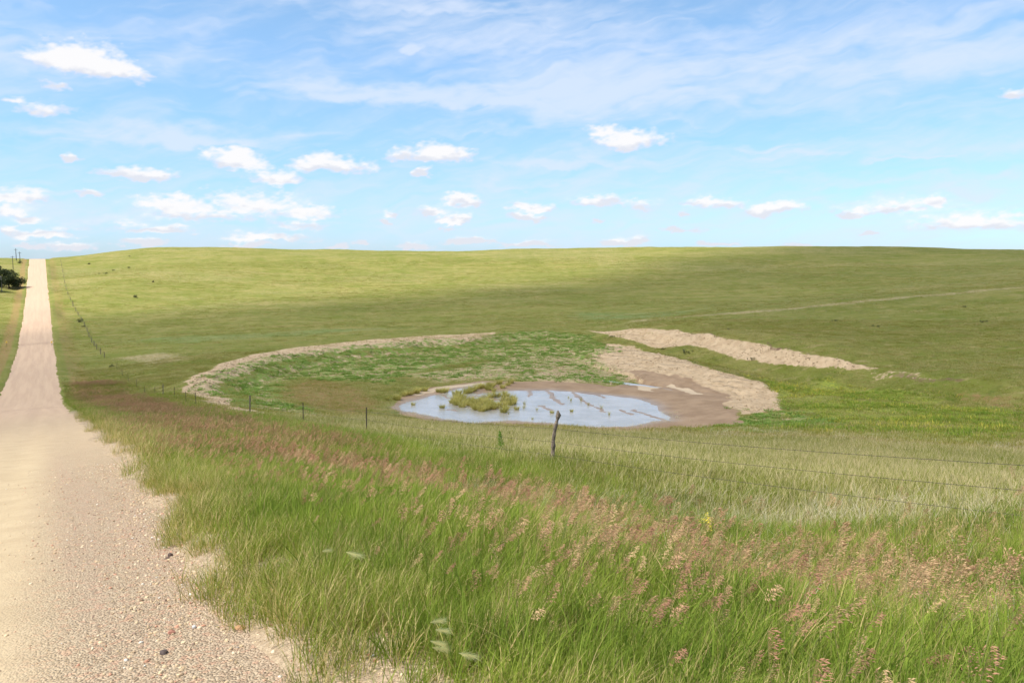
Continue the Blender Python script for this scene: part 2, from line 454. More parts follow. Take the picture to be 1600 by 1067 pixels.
def build_clouds():
    azs = np.concatenate([np.arange(-40, 40.01, 0.085), np.arange(41, 319.5, 1.0)])
    els = np.concatenate([np.arange(-4, -1, 0.5), np.arange(-1, 22, 0.055), np.arange(22, 46, 0.5)])
    E, Az = np.meshgrid(els, azs, indexing='ij')
    E = E.ravel(); Az = Az.ravel()
    az = (Az + 180) % 360 - 180
    ys = E * 1.9
    w1 = fbm(az * .55, ys * .55, 201, 6); w2 = fbm(az * .55 + 9, ys * .55, 202, 6)
    w3 = fbm(az * 2.2, ys * 2.6, 203, 4); w4 = fbm(az * 2.2, ys * 2.6, 204, 4)
    fc = puffs(az + w1 * 2.2 + w3 * .5, E + w2 * .8 + w4 * .35, cumulus)
    bil = fbm(az * 2.4, ys * 2.4, 205, 5)
    ca = sstep(fc + bil * .62, -0.06, 0.62) * .96
    # thin streaks
    c, s_ = math.cos(math.radians(-8)), math.sin(math.radians(-8))
    ra, re = az * c - E * s_, az * s_ + E * c
    d1 = fbm(az * .3, E * .6, 206, 4)
    s1 = fbm(ra * .17 + d1, re * 1.0 + d1 * 2.0, 207, 6); s2 = fbm(ra * .6 + d1 * 2, re * 3.2 + d1 * 5, 208, 5)
    g2 = puffs(az + w1 * 5, E + w2 * 1.8, veilp)
    far = sstep(np.abs(az), 42, 60) * .35
    va = sstep(sstep(g2, -.05, .8) * .95 + far + .13 * (1 - sstep(E, 2, 9)) + s1 * 1.0 + s2 * .55, -.20, 1.05) * .78
    below = puffs(az + w1 * 2.2 + w3 * .5, E - .42 + w2 * .8 + w4 * .35, cumulus)
    sh = sstep(below + .8 * fbm(az * 1.6, ys * 1.6, 209, 4), -.12, .42)
    fade = 1 - sstep(E, 30, 44)
    R = 16000.0
    e = np.radians(E); a = np.radians(Az)
    V = np.stack([np.cos(e) * np.sin(a), np.cos(e) * np.cos(a), np.sin(e)], 1) * R
    m, T, out = material('cloud_veil')
    cc = T.mix(T.attr('shade'), (0.77, 0.79, 0.86), (0.985, 0.965, 0.96))
    veilc = (0.74, 0.83, 1.0)
    ca_, va_ = T.attr('cumulus'), T.attr('veil')
    em = T.node('ShaderNodeEmission'); T.put(em.inputs[0], T.mix(ca_, veilc, cc)); em.inputs[1].default_value = CLOUD
    tr = T.node('ShaderNodeBsdfTransparent')
    mx = T.node('ShaderNodeMixShader'); T.put(mx.inputs[0], T.math('MAXIMUM', ca_, va_))
    T.put(mx.inputs[1], tr.outputs[0]); T.put(mx.inputs[2], em.outputs[0]); T.put(out.inputs[0], mx.outputs[0])
    o = grid_mesh('sky', V, len(els), len(azs), m, wrap=True)
    put_attr(o, 'cumulus', ca * fade); put_attr(o, 'veil', va * fade); put_attr(o, 'shade', sh)
    tag(o, kind='structure')
CLOUD = 0.455
build_clouds()

# ------------------------------------------------------------------ ground material
def ground_material():
    m, T, out = material('prairie_ground')
    pos = T.node('ShaderNodeNewGeometry').outputs['Position']
    flat = T.vmath('MULTIPLY', pos, (1, 1, 0))
    str_ = T.vmath('MULTIPLY', pos, (0.45, 1.0, 0))
    bare, mud, weed = T.attr('bare'), T.attr('mud'), T.attr('weed')
    red, yel, dry, teal, cover, verge = T.attr('red'), T.attr('yellow'), T.attr('dry'), T.attr('teal'), T.attr('cover'), T.attr('verge')
    nb = T.noise(flat, 0.02, 5, 0.6); nm = T.noise(str_, 0.14, 5, 0.65); nf = T.noise(flat, 1.3, 5, 0.7); nff = T.noise(flat, 7.0, 4, 0.7)
    g1, g2, g3 = (0.138, 0.152, 0.030), (0.208, 0.190, 0.058), (0.42, 0.315, 0.20)
    c = T.mix(T.step(nm, .36, .62), g1, g2)
    c = T.mix(T.math('MULTIPLY', T.step(nb, .40, .66), .55), c, (0.125, 0.144, 0.028))
    c = T.mix(T.math('MULTIPLY', T.step(T.noise(str_, .55, 4, .7), .5, .68), .45), c, (0.34, 0.255, 0.13))
    c = T.mix(T.math('MULTIPLY', T.step(T.noise(T.vmath('ADD', str_, (40, 9, 0)), .42, 4, .7), .52, .68), .40), c, (0.085, 0.105, 0.022))
    straw = T.math('MULTIPLY', T.step(T.math('ADD', nf, T.math('MULTIPLY', dry, .32)), .56, .84), .65)
    c = T.mix(straw, c, g3)
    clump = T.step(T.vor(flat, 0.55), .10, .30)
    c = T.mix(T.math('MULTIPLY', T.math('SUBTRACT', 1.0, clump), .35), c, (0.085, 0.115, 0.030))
    c = T.mix(T.math('MULTIPLY', teal, .7), c, (0.130, 0.205, 0.085))
    def edge(a, k=.6, lo=.35, hi=.65):
        return T.step(T.math('ADD', a, T.math('MULTIPLY', T.math('SUBTRACT', nf, .5), k)), lo, hi)
    c = T.mix(T.math('MULTIPLY', edge(red, 1.4), .75), c, (0.255, 0.150, 0.072))
    yf = T.math('MULTIPLY', edge(yel, 1.2), T.step(T.noise(flat, 2.2, 4, .7), .46, .66))
    c = T.mix(T.math('MULTIPLY', edge(yel), .55), c, (0.19, 0.26, 0.045))
    c = T.mix(T.math('MULTIPLY', yf, .60), c, (0.42, 0.38, 0.045))
    # bare earth
    sand = T.mix(T.step(T.noise(flat, .5, 5, .65), .35, .65), (0.52, 0.385, 0.245), (0.42, 0.30, 0.185))
    sand = T.mix(T.math('MULTIPLY', T.step(nff, .50, .70), .45), sand, (0.24, 0.175, 0.115))
    sand = T.mix(T.math('MULTIPLY', T.step(T.noise(flat, 1.1, 5, .75), .52, .62), .62), sand, (0.27, 0.20, 0.115))
    mudc = T.mix(T.step(T.noise(flat, .35, 4, .6), .35, .65), (0.31, 0.215, 0.138), (0.245, 0.165, 0.105))
    pale = T.attr('pale')
    mudc = T.mix(edge(pale, .8), mudc, (0.47, 0.36, 0.245))
    be = edge(bare, 1.6, .38, .62)
    c = T.mix(be, c, sand)
    we = T.math('MULTIPLY', edge(weed, 1.6), T.step(T.noise(flat, .7, 5, .75), .42, .56))
    c = T.mix(we, c, T.mix(nff, (0.125, 0.185, 0.038), (0.20, 0.26, 0.065)))
    me_ = edge(mud, .5)
    c = T.mix(me_, c, mudc)
    c = T.mix(edge(T.attr('rim'), .8), c, (0.15, 0.095, 0.062))
    # soil between the tall grass by the road, gravel spill on the verge
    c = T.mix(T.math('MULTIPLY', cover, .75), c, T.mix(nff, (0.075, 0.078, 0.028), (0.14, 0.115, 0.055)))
    gp = T.mix(T.vor(flat, 42.0, out='Color'), (0.27, 0.195, 0.125), (0.45, 0.35, 0.235))
    c = T.mix(edge(verge, .5), c, gp)
    p = T.node('ShaderNodeBsdfPrincipled'); T.put(p.inputs['Base Color'], c)
    T.put(p.inputs['Specular IOR Level'], T.fmix(T.attr('wet'), 0.04, .4))
    wet = T.math('MULTIPLY', me_, T.attr('wet'))
    T.put(p.inputs['Roughness'], T.fmix(wet, .92, .35))
    hgt = T.math('ADD', T.math('MULTIPLY', nf, .5), T.math('MULTIPLY', nff, .22))
    hgt = T.math('ADD', hgt, T.math('MULTIPLY', clump, .22))
    hgt = T.math('ADD', hgt, T.math('MULTIPLY', T.attr('tracks'), .9))
    b = T.node('ShaderNodeBump'); T.put(b.inputs['Strength'], T.fmix(me_, .8, .2)); b.inputs['Distance'].default_value = 0.5
    T.put(b.inputs['Height'], hgt); T.put(p.inputs['Normal'], b.outputs[0])
    T.put(out.inputs[0], p.outputs[0])
    return m

# ------------------------------------------------------------------ ground sheet
front = np.radians(np.arange(-37, 37.001, 0.115))
back = np.radians(np.concatenate([np.arange(37.5, 60, 0.6), np.arange(60, 300, 4.0), np.arange(300, 322.9, 0.6)]))
A = np.concatenate([front, back])
rr = [0.6]
while rr[-1] < 760:
    r = rr[-1]
    rr.append(r + max(0.03, r * (0.0052 if r < 60 else (0.0030 if r < 240 else 0.0046))))
rr = np.array(rr + [800, 850, 920, 1000, 1150, 1400, 2000, 3500, 7000, 14000])
R_, A_ = np.meshgrid(rr, A, indexing='ij')
GX = (R_ * np.sin(A_)).ravel(); GY = (R_ * np.cos(A_)).ravel()
GZ = height(GX, GY)
terr = grid_mesh('ground', np.stack([GX, GY, GZ], 1), len(rr), len(A), ground_material(), wrap=True)
tag(terr, kind='structure')

def masks(x, y):
    """what covers the ground where: every mask in metres on the ground"""
    M = {}
    r = np.hypot(x, y); s, t = st(x, y)
    wx = x + fbm(x * .3, y * .3, 101, 3) * 2.2 * sstep(r, 30, 90); wy = y + fbm(x * .3, y * .3, 102, 3) * 2.6 * sstep(r, 30, 90)
    zero = np.zeros(x.shape)
    sel = (r > 55) & (r < 330) & (y > 40) & (np.abs(np.arctan2(x, y)) < .8)
    def poly(pts, soft=1.2, k=1.0):
        o = zero.copy(); o[sel] = sstep(poly_sd((x + k * (wx - x))[sel], (y + k * (wy - y))[sel], W2(pts)), -soft, soft); return o
    def line(pts, w, soft=1.0):
        o = zero.copy(); o[sel] = 1 - sstep(seg_dist(wx[sel], wy[sel], W2(pts))[0], w, w + soft); return o
    mx = np.maximum
    bermb = poly([(286, 606), (300, 588), (340, 570), (400, 553), (470, 542), (560, 533), (660, 525), (770, 519), (776, 525), (740, 532), (700, 540), (640, 540), (560, 545), (470, 557), (420, 567), (380, 585), (345, 600), (350, 622), (380, 640), (330, 630)])
    lipb = line([(335, 628), (400, 645), (470, 654), (560, 662)], .9, .9) * .85
    cutb = poly([(918, 516), (1000, 513), (1060, 515), (1120, 525), (1200, 540), (1290, 558), (1375, 576), (1330, 579), (1250, 573), (1150, 560), (1060, 541), (960, 526)], .9, .25)
    cutb2 = poly([(1330, 574), (1440, 592), (1560, 606), (1600, 611), (1600, 606), (1500, 592), (1400, 578)], .5) * .45
    sandb = poly([(948, 536), (1000, 544), (1060, 560), (1130, 580), (1195, 599), (1212, 612), (1215, 640), (1165, 648), (1120, 632), (1080, 620), (1000, 600), (940, 575), (925, 560)], .8)
    strew = poly([(620, 585), (720, 575), (830, 548), (930, 555), (1000, 590), (960, 602), (860, 598), (760, 592), (680, 598)], 2.0) * .62
    midb = poly([(850, 580), (900, 584), (955, 597), (880, 600), (820, 592)], .8)
    M['bare'] = np.clip(mx(mx(mx(bermb, lipb), mx(cutb, cutb2)), mx(mx(sandb, strew), midb)), 0, 1)
    M['mud'] = mx(poly([(605, 638), (625, 620), (680, 604), (750, 594), (860, 596), (960, 603), (1005, 598), (985, 580), (1015, 578), (1090, 600), (1150, 622), (1125, 628), (1160, 652), (1090, 668), (960, 675), (840, 663), (740, 665), (650, 652)], 1.0), zero)
    M['pale'] = mx(mx(poly([(995, 603), (1030, 604), (1020, 611), (1000, 609)], .4), line([(1045, 604), (1070, 608), (1096, 616)], .25, .8)),
                   mx(zero, line([(655, 616), (700, 604), (755, 598)], .3, .6)))
    bd = poly_sd(x[sel], y[sel], [(p[0], p[1]) for p in pond]); wet = zero.copy(); wet[sel] = 1 - sstep(-bd, 0.0, 2.5); M['wet'] = wet
    weed = mx(poly([(360, 600), (420, 570), (520, 552), (640, 545), (730, 540), (790, 520), (850, 516), (925, 525), (965, 550), (900, 560), (830, 556), (700, 570), (620, 590), (600, 600), (470, 590), (430, 600), (440, 625), (500, 650), (400, 640)], 2.0),
              mx(poly([(910, 575), (960, 588), (1000, 603), (960, 600), (920, 588)], 1.0), poly([(1020, 606), (1090, 625), (1150, 640), (1100, 640), (1040, 622)], 1.2)))
    weed = mx(weed, poly([(1060, 668), (1150, 655), (1230, 640), (1330, 662), (1200, 680), (1100, 678)], 2.0) * .9)
    weed = mx(weed, line([(330, 600), (360, 620), (400, 636)], 1.0, 2.0) * .5)
    weed = mx(weed, mx(strew * .9, line([(350, 590), (430, 562), (520, 549), (620, 541), (720, 534)], 2.0, 1.5) * .62))
    M['weed'] = weed
    M['bare'] = mx(M['bare'], weed * .52)
    M['red'] = mx(mx(poly([(440, 600), (500, 590), (560, 600), (600, 625), (590, 650), (500, 640), (430, 618)], 2.5) * .55, poly([(560, 552), (640, 548), (740, 545), (700, 556), (600, 562)], 1.2) * .6),
                  poly([(1340, 585), (1500, 606), (1600, 618), (1600, 640), (1450, 600)], 1.5) * .5)
    e = t - ROAD_R
    redv = sstep(e, .8, 2.0) * (1 - sstep(e, 4.0, 8.0)) * sstep(s, 40, 80) * (.45 + 0 * t)
    redv = redv + sstep(s, 60, 100) * (1 - sstep(s, 130, 170)) * sstep(e, .5, 2) * (1 - sstep(e, 9, 14)) * .4
    eL = ROAD_L - t
    redl = sstep(eL, 0.6, 1.6) * (1 - sstep(eL, 3.2, 5.5)) * .75 * sstep(s, 60, 120)
    M['red'] = np.clip(M['red'] + redv + redl * .75, 0, 1)
    M['yellow'] = mx(poly([(1190, 590), (1300, 590), (1420, 610), (1600, 640), (1600, 690), (1450, 690), (1280, 650), (1210, 630)], 4.0) * .8, poly([(1200, 668), (1350, 670), (1600, 690), (1600, 715), (1300, 700)], 2.0) * .55)
    M['teal'] = mx(poly([(900, 488), (1100, 482), (1060, 492), (900, 498)], 5), poly([(180, 535), (320, 525), (480, 516), (640, 512), (500, 522), (300, 535)], 4)) * .5
    dryz = mx(line([(1000, 500), (1100, 493), (1250, 481), (1400, 466), (1600, 449)], 1.0, 2.5) * .7, poly([(180, 560), (260, 550), (300, 560), (240, 572)], 3) * .8)
    slope = sstep(r, 14, 26) * (1 - sstep(r, 60, 80)) * sstep(e, 5, 9) * .8
    M['dry'] = np.clip(mx(dryz, slope) + .35 * sstep(r, 260, 330) * sstep(fbm(x * .02, y * .05, 77, 3), -.1, .2), 0, 1)
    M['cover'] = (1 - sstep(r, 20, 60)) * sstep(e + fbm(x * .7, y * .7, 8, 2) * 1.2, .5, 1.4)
    M['verge'] = (1 - sstep(e + fbm(x * 1.1, y * 1.1, 9, 3) * 1.4, .3, 1.2)) * (1 - sstep(-e, 1.2, 1.6)) * (1 - sstep(s, 40, 90))
    q = line([(948, 538), (1060, 560), (1200, 610)], 8, 2)
    M['rim'] = line([(918, 515.5), (1000, 512.5), (1060, 514.5), (1120, 524), (1200, 539), (1290, 557), (1375, 575)], .05, .4) * .6 + line([(1400, 585), (1450, 591), (1500, 597)], .3, .9) * .5
    M['tracks'] = q * (.5 + .5 * np.sin((x * .80 + y * .60) * 3.4 + fbm(x * .15, y * .15, 5, 2) * 7)) * sstep(fbm(x * .2, y * .2, 6, 2), -.2, .1)
    return M

for k, v in masks(GX, GY).items():
    put_attr(terr, k, v)

# ------------------------------------------------------------------ gravel road
def road_material():
    m, T, out = material('road_gravel')
    pos = T.vmath('MULTIPLY', T.node('ShaderNodeNewGeometry').outputs['Position'], (1, 1, 0))
    s_, t_ = T.attr('along'), T.attr('across')
    uv = T.comb(T.math('MULTIPLY', t_, 1.0), T.math('MULTIPLY', s_, 0.035))
    lane = T.noise(uv, 1.1, 4, .6)
    fine = T.noise(pos, 14.0, 4, .7); mid = T.noise(pos, 1.6, 5, .65)
    smooth = T.math('MULTIPLY', T.step(t_, -.55, .25), 1.0)      # 0 on the packed wheel track, 1 on loose gravel
    smooth = T.math('MULTIPLY', smooth, T.step(s_, 40, 10))
    packed = T.mix(T.step(mid, .35, .65), (0.43, 0.335, 0.21), (0.385, 0.295, 0.182))
    loose = T.mix(T.vor(pos, 62.0, out='Color'), (0.29, 0.22, 0.165), (0.53, 0.435, 0.34))
    bw = T.node('ShaderNodeRGBToBW'); T.put(bw.inputs[0], T.vor(pos, 62.0, out='Color'))
    loose = T.mix(T.step(bw.outputs[0], .2, .8), (0.275, 0.20, 0.130), (0.46, 0.36, 0.245))
    bw2 = T.node('ShaderNodeRGBToBW'); T.put(bw2.inputs[0], T.vor(pos, 23.0, out='Color'))
    loose = T.mix(T.math('MULTIPLY', T.step(bw2.outputs[0], .72, .8), .5), loose, (0.46, 0.26, 0.17))
    pk = T.step(T.noise(T.comb(T.math('MULTIPLY', t_, 1.3), T.math('MULTIPLY', s_, .08)), 1.0, 3), .4, .65)
    loose = T.mix(T.math('MULTIPLY', pk, .35), loose, (0.40, 0.275, 0.20))
    c = T.mix(smooth, packed, loose)
    far = T.step(s_, 12, 80)
    c = T.mix(far, c, T.mix(T.step(lane, .35, .65), (0.50, 0.355, 0.240), (0.445, 0.310, 0.212)))
    c = T.mix(T.math('MULTIPLY', T.step(fine, .45, .75), .30), c, (0.30, 0.205, 0.135))
    pale = T.math('MULTIPLY', T.step(s_, 270, 330), .6)  # the far sunlit stretch is coloured darker to offset the stronger sun
    c = T.mix(pale, c, (0.40, 0.285, 0.20))
    stain = T.math('MULTIPLY', T.attr('stain'), T.step(mid, .42, .6))
    c = T.mix(T.math('MULTIPLY', stain, .6), c, (0.19, 0.12, 0.09))
    p = T.node('ShaderNodeBsdfPrincipled'); T.put(p.inputs['Base Color'], c)
    p.inputs['Roughness'].default_value = .95; p.inputs['Specular IOR Level'].default_value = .1
    hgt = T.math('ADD', T.math('MULTIPLY', T.vor(pos, 62.0), T.fmix(smooth, -.25, -1.0)), T.math('MULTIPLY', fine, .45))
    hgt = T.math('ADD', hgt, T.math('MULTIPLY', mid, 1.0))
    b = T.node('ShaderNodeBump'); b.inputs['Strength'].default_value = .9; b.inputs['Distance'].default_value = .02
    T.put(b.inputs['Height'], hgt); T.put(p.inputs['Normal'], b.outputs[0]); T.put(out.inputs[0], p.outputs[0])
    return m

ss = [-40.0]
while ss[-1] < 1100: ss.append(ss[-1] + (2.0 if ss[-1] < -4 else (0.12 if ss[-1] < 22 else max(0.2, ss[-1] * 0.006))))
ss = np.array(ss); tt = np.concatenate([np.arange(ROAD_L - 1.0, -1.6, .25), np.arange(-1.6, ROAD_R + 1.01, .10)])
S_, T_ = np.meshgrid(ss, tt, indexing='ij'); S_ = S_.ravel(); T_ = T_.ravel()
def road_surface(s, t):
    z = road_z(s)
    e = np.maximum(t - ROAD_R, ROAD_L - t)
    crown = -0.012 * np.abs(t + 2.4)
    ruts = -0.018 * (np.exp(-((t + .75) / .3) ** 2) + np.exp(-((t + 4.0) / .35) ** 2) + np.exp(-((t + 2.6) / .3) ** 2))
    b = fbm(s * .7, t * 1.4, 301, 3) * .035 + fbm(s * 5, t * 6, 302, 3) * .012 * sstep(t, -.5, .3)
    return z + crown + ruts + b - np.maximum(e - .1, 0) * (.10 + .0006 * np.clip(s, 0, 600))
RX, RY = xy(S_, T_)
road = grid_mesh('gravel_road', np.stack([RX, RY, road_surface(S_, T_)], 1), len(ss), len(tt), road_material())
put_attr(road, 'along', S_); put_attr(road, 'across', T_)
sx, sy = hit(50, 538); s0, _ = st(sx, sy)
put_attr(road, 'stain', np.exp(-((S_ - s0 - T_ * .3) / 2.2) ** 2) + .5 * np.exp(-((S_ - 95) / 3) ** 2))
tag(road, kind='structure')

# ------------------------------------------------------------------ pond
def water_material():
    m, T, out = material('pond_water')
    pos = T.node('ShaderNodeNewGeometry').outputs['Position']
    n = T.noise(T.vmath('MULTIPLY', pos, (.7, 1.4, 0)), 3.0, 4, .7)
    p = T.node('ShaderNodeBsdfPrincipled')
    T.put(p.inputs['Base Color'], T.mix(T.step(T.noise(T.vmath('MULTIPLY', pos, (1, 1, 0)), .25, 3), .4, .6), (0.31, 0.285, 0.25), (0.38, 0.35, 0.32)))
    p.inputs['Roughness'].default_value = .04; p.inputs['IOR'].default_value = 1.6; p.inputs['Specular IOR Level'].default_value = 1.0
    b = T.node('ShaderNodeBump'); b.inputs['Strength'].default_value = .5; b.inputs['Distance'].default_value = .05
    T.put(b.inputs['Height'], n); T.put(p.inputs['Normal'], b.outputs[0]); T.put(out.inputs[0], p.outputs[0])
    return m
pc = np.array([(p[0], p[1]) for p in pond]); cen = pc.mean(0)
wv = []
for rf in np.linspace(0, 1.06, 8):
    for a in np.linspace(0, 2 * math.pi, 72, endpoint=False):
        ex = (pc[:, 0].max() - pc[:, 0].min()) / 2 + 3; ey = (pc[:, 1].max() - pc[:, 1].min()) / 2 + 3
        cx = (pc[:, 0].max() + pc[:, 0].min()) / 2; cy = (pc[:, 1].max() + pc[:, 1].min()) / 2
        wv.append((cx + rf * ex * math.cos(a) * 1.12, cy + rf * ey * math.sin(a) * 1.12, WATER_Z))
water = grid_mesh('pond_water', np.array(wv), 8, 72, water_material(), wrap=True)
tag(water, kind='structure')

# ------------------------------------------------------------------ a thin cloud overhead, whose shade lies on the valley
def overhead_cloud():
    alt = 520.0
    off = SDIR[:2] / SDIR[2] * (alt + 12)
    shade = [hit(*p) for p in [(-60, 505), (40, 497), (110, 487), (260, 479), (400, 470), (600, 456), (780, 444), (930, 424), (1010, 404)]] + [(230, 620), (700, 640), (760, 200), (500, -260), (-520, -260), (-460, 160)]
    xs = np.arange(-560, 800, 9.0); ys = np.arange(-300, 700, 9.0)
    XX, YY = np.meshgrid(xs, ys); X = XX.ravel(); Y = YY.ravel()
    sd = poly_sd(X + fbm(X * .01, Y * .01, 401, 4) * 60, Y + fbm(X * .012, Y * .012, 402, 4) * 30, shade)
    cov = sstep(sd, -14, 46)
    k = 0.57 + .20 * fbm(X * .010, Y * .016, 403, 4)
    k = k * (1 - .55 * (1 - sstep(np.hypot(X, Y - 4), 14, 50)))  # cloud shaped thinner above the camera so more sun reaches the near grass
    dens = np.clip(cov * k, 0, .9)
    lump = cov * (10 + 26 * (fbm(X * .02, Y * .02, 404, 4) + .5))
    top = np.stack([X + off[0], Y + off[1], alt + lump], 1); bot = np.stack([X + off[0], Y + off[1], alt - .25 * lump], 1)
    nr, nc = XX.shape
    m, T, out = material('cloud_vapour')
    a = T.attr('thickness')
    d = T.node('ShaderNodeBsdfDiffuse'); d.inputs[0].default_value = (.95, .95, .95, 1)
    t = T.node('ShaderNodeBsdfTranslucent'); t.inputs[0].default_value = (.9, .9, .9, 1)
    h = T.node('ShaderNodeMixShader'); h.inputs[0].default_value = .45; T.put(h.inputs[1], d.outputs[0]); T.put(h.inputs[2], t.outputs[0])
    tr = T.node('ShaderNodeBsdfTransparent'); mx = T.node('ShaderNodeMixShader')
    T.put(mx.inputs[0], a); T.put(mx.inputs[1], tr.outputs[0]); T.put(mx.inputs[2], h.outputs[0]); T.put(out.inputs[0], mx.outputs[0])
    V = np.concatenate([top, bot]); me_o = grid_mesh('cloud', top, nr, nc, m)
    put_attr(me_o, 'thickness', 1 - np.sqrt(1 - dens))
    lo = grid_mesh('cloud_base', bot, nr, nc, m, wrap=False); put_attr(lo, 'thickness', 1 - np.sqrt(1 - dens)); lo.parent = me_o
    tag(me_o, 'wide thin grey cloud high over the valley, shading the pond', 'cloud')
overhead_cloud()

# ------------------------------------------------------------------ plants for scattering
def blade_set(r, n, h, w, seg, spread, lean=(.15, .6), wind=(.35, 0.0), droop=.25, tone=(0, 1), kink=0.0, up=0.0):
    """vertices, faces, tone of n curved blades"""
    V = []; Fc = []; Tn = []
    for i in range(n):
        a = r.uniform(0, 2 * math.pi); rad = spread * math.sqrt(r.uniform())
        bx, by = rad * math.cos(a), rad * math.sin(a)
        d = np.array([math.cos(a), math.sin(a)]) * .6 + r.normal(0, .45, 2) + np.array(wind)
        L = np.linalg.norm(d) + 1e-6; d = d / L
        hh = r.uniform(*h); ln = r.uniform(*lean) * hh; ww = w * r.uniform(.7, 1.25)
        f = r.uniform(-1, 1) * 1.2; px_, py_ = -math.sin(math.atan2(d[1], d[0]) + f), math.cos(math.atan2(d[1], d[0]) + f)
        tn = r.uniform(*tone); base = len(V); kx, ky = r.normal(0, kink * hh, 2)
        for k in range(seg + 1):
            u = k / seg
            off = ln * u ** 1.7
            x = bx + d[0] * off + kx * math.sin(u * 6.0); y = by + d[1] * off + ky * math.sin(u * 5.0 + 1); z = hh * (u - droop * u ** 3 * (ln / hh)) + up
            wd = ww * .5 * (1 - u) ** .55 * (1.0 if u > 0 else .7)
            if k == seg: V.append((x, y, z)); Tn.append(tn)
            else: V += [(x - px_ * wd, y - py_ * wd, z), (x + px_ * wd, y + py_ * wd, z)]; Tn += [tn, tn]
        for k in range(seg - 1): Fc.append((base + 2 * k, base + 2 * k + 1, base + 2 * k + 3, base + 2 * k + 2))
        k = seg - 1; Fc.append((base + 2 * k, base + 2 * k + 1, base + 2 * k + 2))
    return V, Fc, Tn

def join_sets(sets):
    V = []; Fc = []; Tn = []
    for v, f, t in sets:
        o = len(V); V += list(v); Fc += [tuple(i + o for i in q) for q in f]; Tn += list(t)
    return V, Fc, Tn

def spindle(p, q, w, tn):
    p = np.array(p, float); q = np.array(q, float); d = q - p; L = np.linalg.norm(d) + 1e-9; d /= L
    a = np.cross(d, (0.3, .2, 1)); a /= np.linalg.norm(a) + 1e-9; b = np.cross(d, a); m = p + (q - p) * .4
    V = [p] + [m + a * w * math.cos(t) + b * w * math.sin(t) for t in (0, 2.1, 4.2)] + [q]
    return [tuple(v) for v in V], [(0, 1, 2), (0, 2, 3), (0, 3, 1), (4, 2, 1), (4, 3, 2), (4, 1, 3)], [tn] * 5

def strand(pts, w, tn):
    V = []; Fc = []
    for i, p in enumerate(pts):
        for t in (0, 2.1, 4.2): V.append((p[0] + w * math.cos(t), p[1] + w * math.sin(t), p[2]))
    for i in range(len(pts) - 1):
        for j in range(3): Fc.append((i * 3 + j, i * 3 + (j + 1) % 3, i * 3 + 3 + (j + 1) % 3, i * 3 + 3 + j))
    return V, Fc, [tn] * len(V)

def seed_stalk(r, h, ph, dense, sw, sl, bx=0.0, by=0.0, stem=.0014):
    """a brome stalk with its drooping one-sided head (tone >= 2 marks the head)"""
    sets = []; a = r.normal(0.1, .5); lean = r.uniform(.12, .38)
    pts = []
    for k in range(7):
        u = k / 6; pts.append((bx + math.cos(a) * lean * h * u ** 2, by + math.sin(a) * lean * h * u ** 2, h * (u - .12 * u ** 3)))
    sets.append(strand(pts, stem, 1.0))
    P_ = np.array(pts)
    for k in range(dense):
        u = 1 - ph / h * (1 - k / dense); f = u * 6; i = min(int(f), 5)
        c = P_[i] * (1 - (f - i)) + P_[i + 1] * (f - i)
        env = math.sin(math.pi * (0.15 + .8 * k / dense)) * .8 + .15
        az_ = a + r.normal(0, .9); L = ph * .30 * env * r.uniform(.5, 1.1)
        dx_, dy_ = math.cos(az_) * L, math.sin(az_) * L
        e = c + np.array((dx_ + .25 * L * math.cos(a), dy_, L * r.uniform(.0, .9)))
        q = e + np.array((dx_ * .35 + sl * .5, dy_ * .35, -sl * r.uniform(-.3, .7)))
        tn = 2 + r.uniform(0, 1)
        sets.append(([tuple(c), tuple(e), tuple(c + np.array((0, 0, .0014)))], [(0, 1, 2)], [tn] * 3))
        d = (q - e); d = d / (np.linalg.norm(d) + 1e-9) * sl
        sets.append(spindle(e, e + d, sw, tn))
    return join_sets(sets)

def variant(name, data, mat):
    V, Fc, Tn = data
    o = mesh_obj(name, V, Fc, mat, smooth=False, link=False)
    put_attr(o, 'tone', Tn)
    return o

def plant_material(name, ramps, trans=.35, zone=.5):
    """ramps: (dark, light, dry) for leaves and optional (a, b) for heads"""
    m, T, out = material(name)
    tn = T.attr('tone'); rnd = T.node('ShaderNodeObjectInfo').outputs['Random']
    pos = T.vmath('MULTIPLY', T.node('ShaderNodeNewGeometry').outputs['Position'], (1, 1, 0))
    zn = T.step(T.noise(pos, zone, 4, .6), .35, .65)
    z2 = T.step(T.noise(pos, .11, 3, .6), .40, .62)
    f = T.math('ADD', T.math('MULTIPLY', tn, .55), T.math('MULTIPLY', zn, .45))
    c = T.mix(f, ramps[0], ramps[1])
    dryf = T.step(T.math('ADD', T.math('MULTIPLY', tn, .6), T.math('ADD', T.math('MULTIPLY', rnd, .25), T.math('MULTIPLY', z2, .2))), ramps[3], ramps[3] + .12)
    c = T.mix(dryf, c, ramps[2])
    if len(ramps) > 4:
        hc = T.mix(T.step(T.math('ADD', T.math('MULTIPLY', rnd, .6), T.math('MULTIPLY', zn, .4)), .2, .8), ramps[4], ramps[5])
        c = T.mix(T.math('GREATER_THAN', tn, 1.9), c, hc)
    p = T.node('ShaderNodeBsdfPrincipled'); T.put(p.inputs['Base Color'], c); p.inputs['Roughness'].default_value = .6; p.inputs['Specular IOR Level'].default_value = .08
    t = T.node('ShaderNodeBsdfTranslucent'); T.put(t.inputs[0], T.mix(1.0, c, (1.25, 1.25, .8), 'MULTIPLY'))
    mx = T.node('ShaderNodeMixShader'); mx.inputs[0].default_value = trans
    T.put(mx.inputs[1], p.outputs[0]); T.put(mx.inputs[2], t.outputs[0]); T.put(out.inputs[0], mx.outputs[0])
    return m

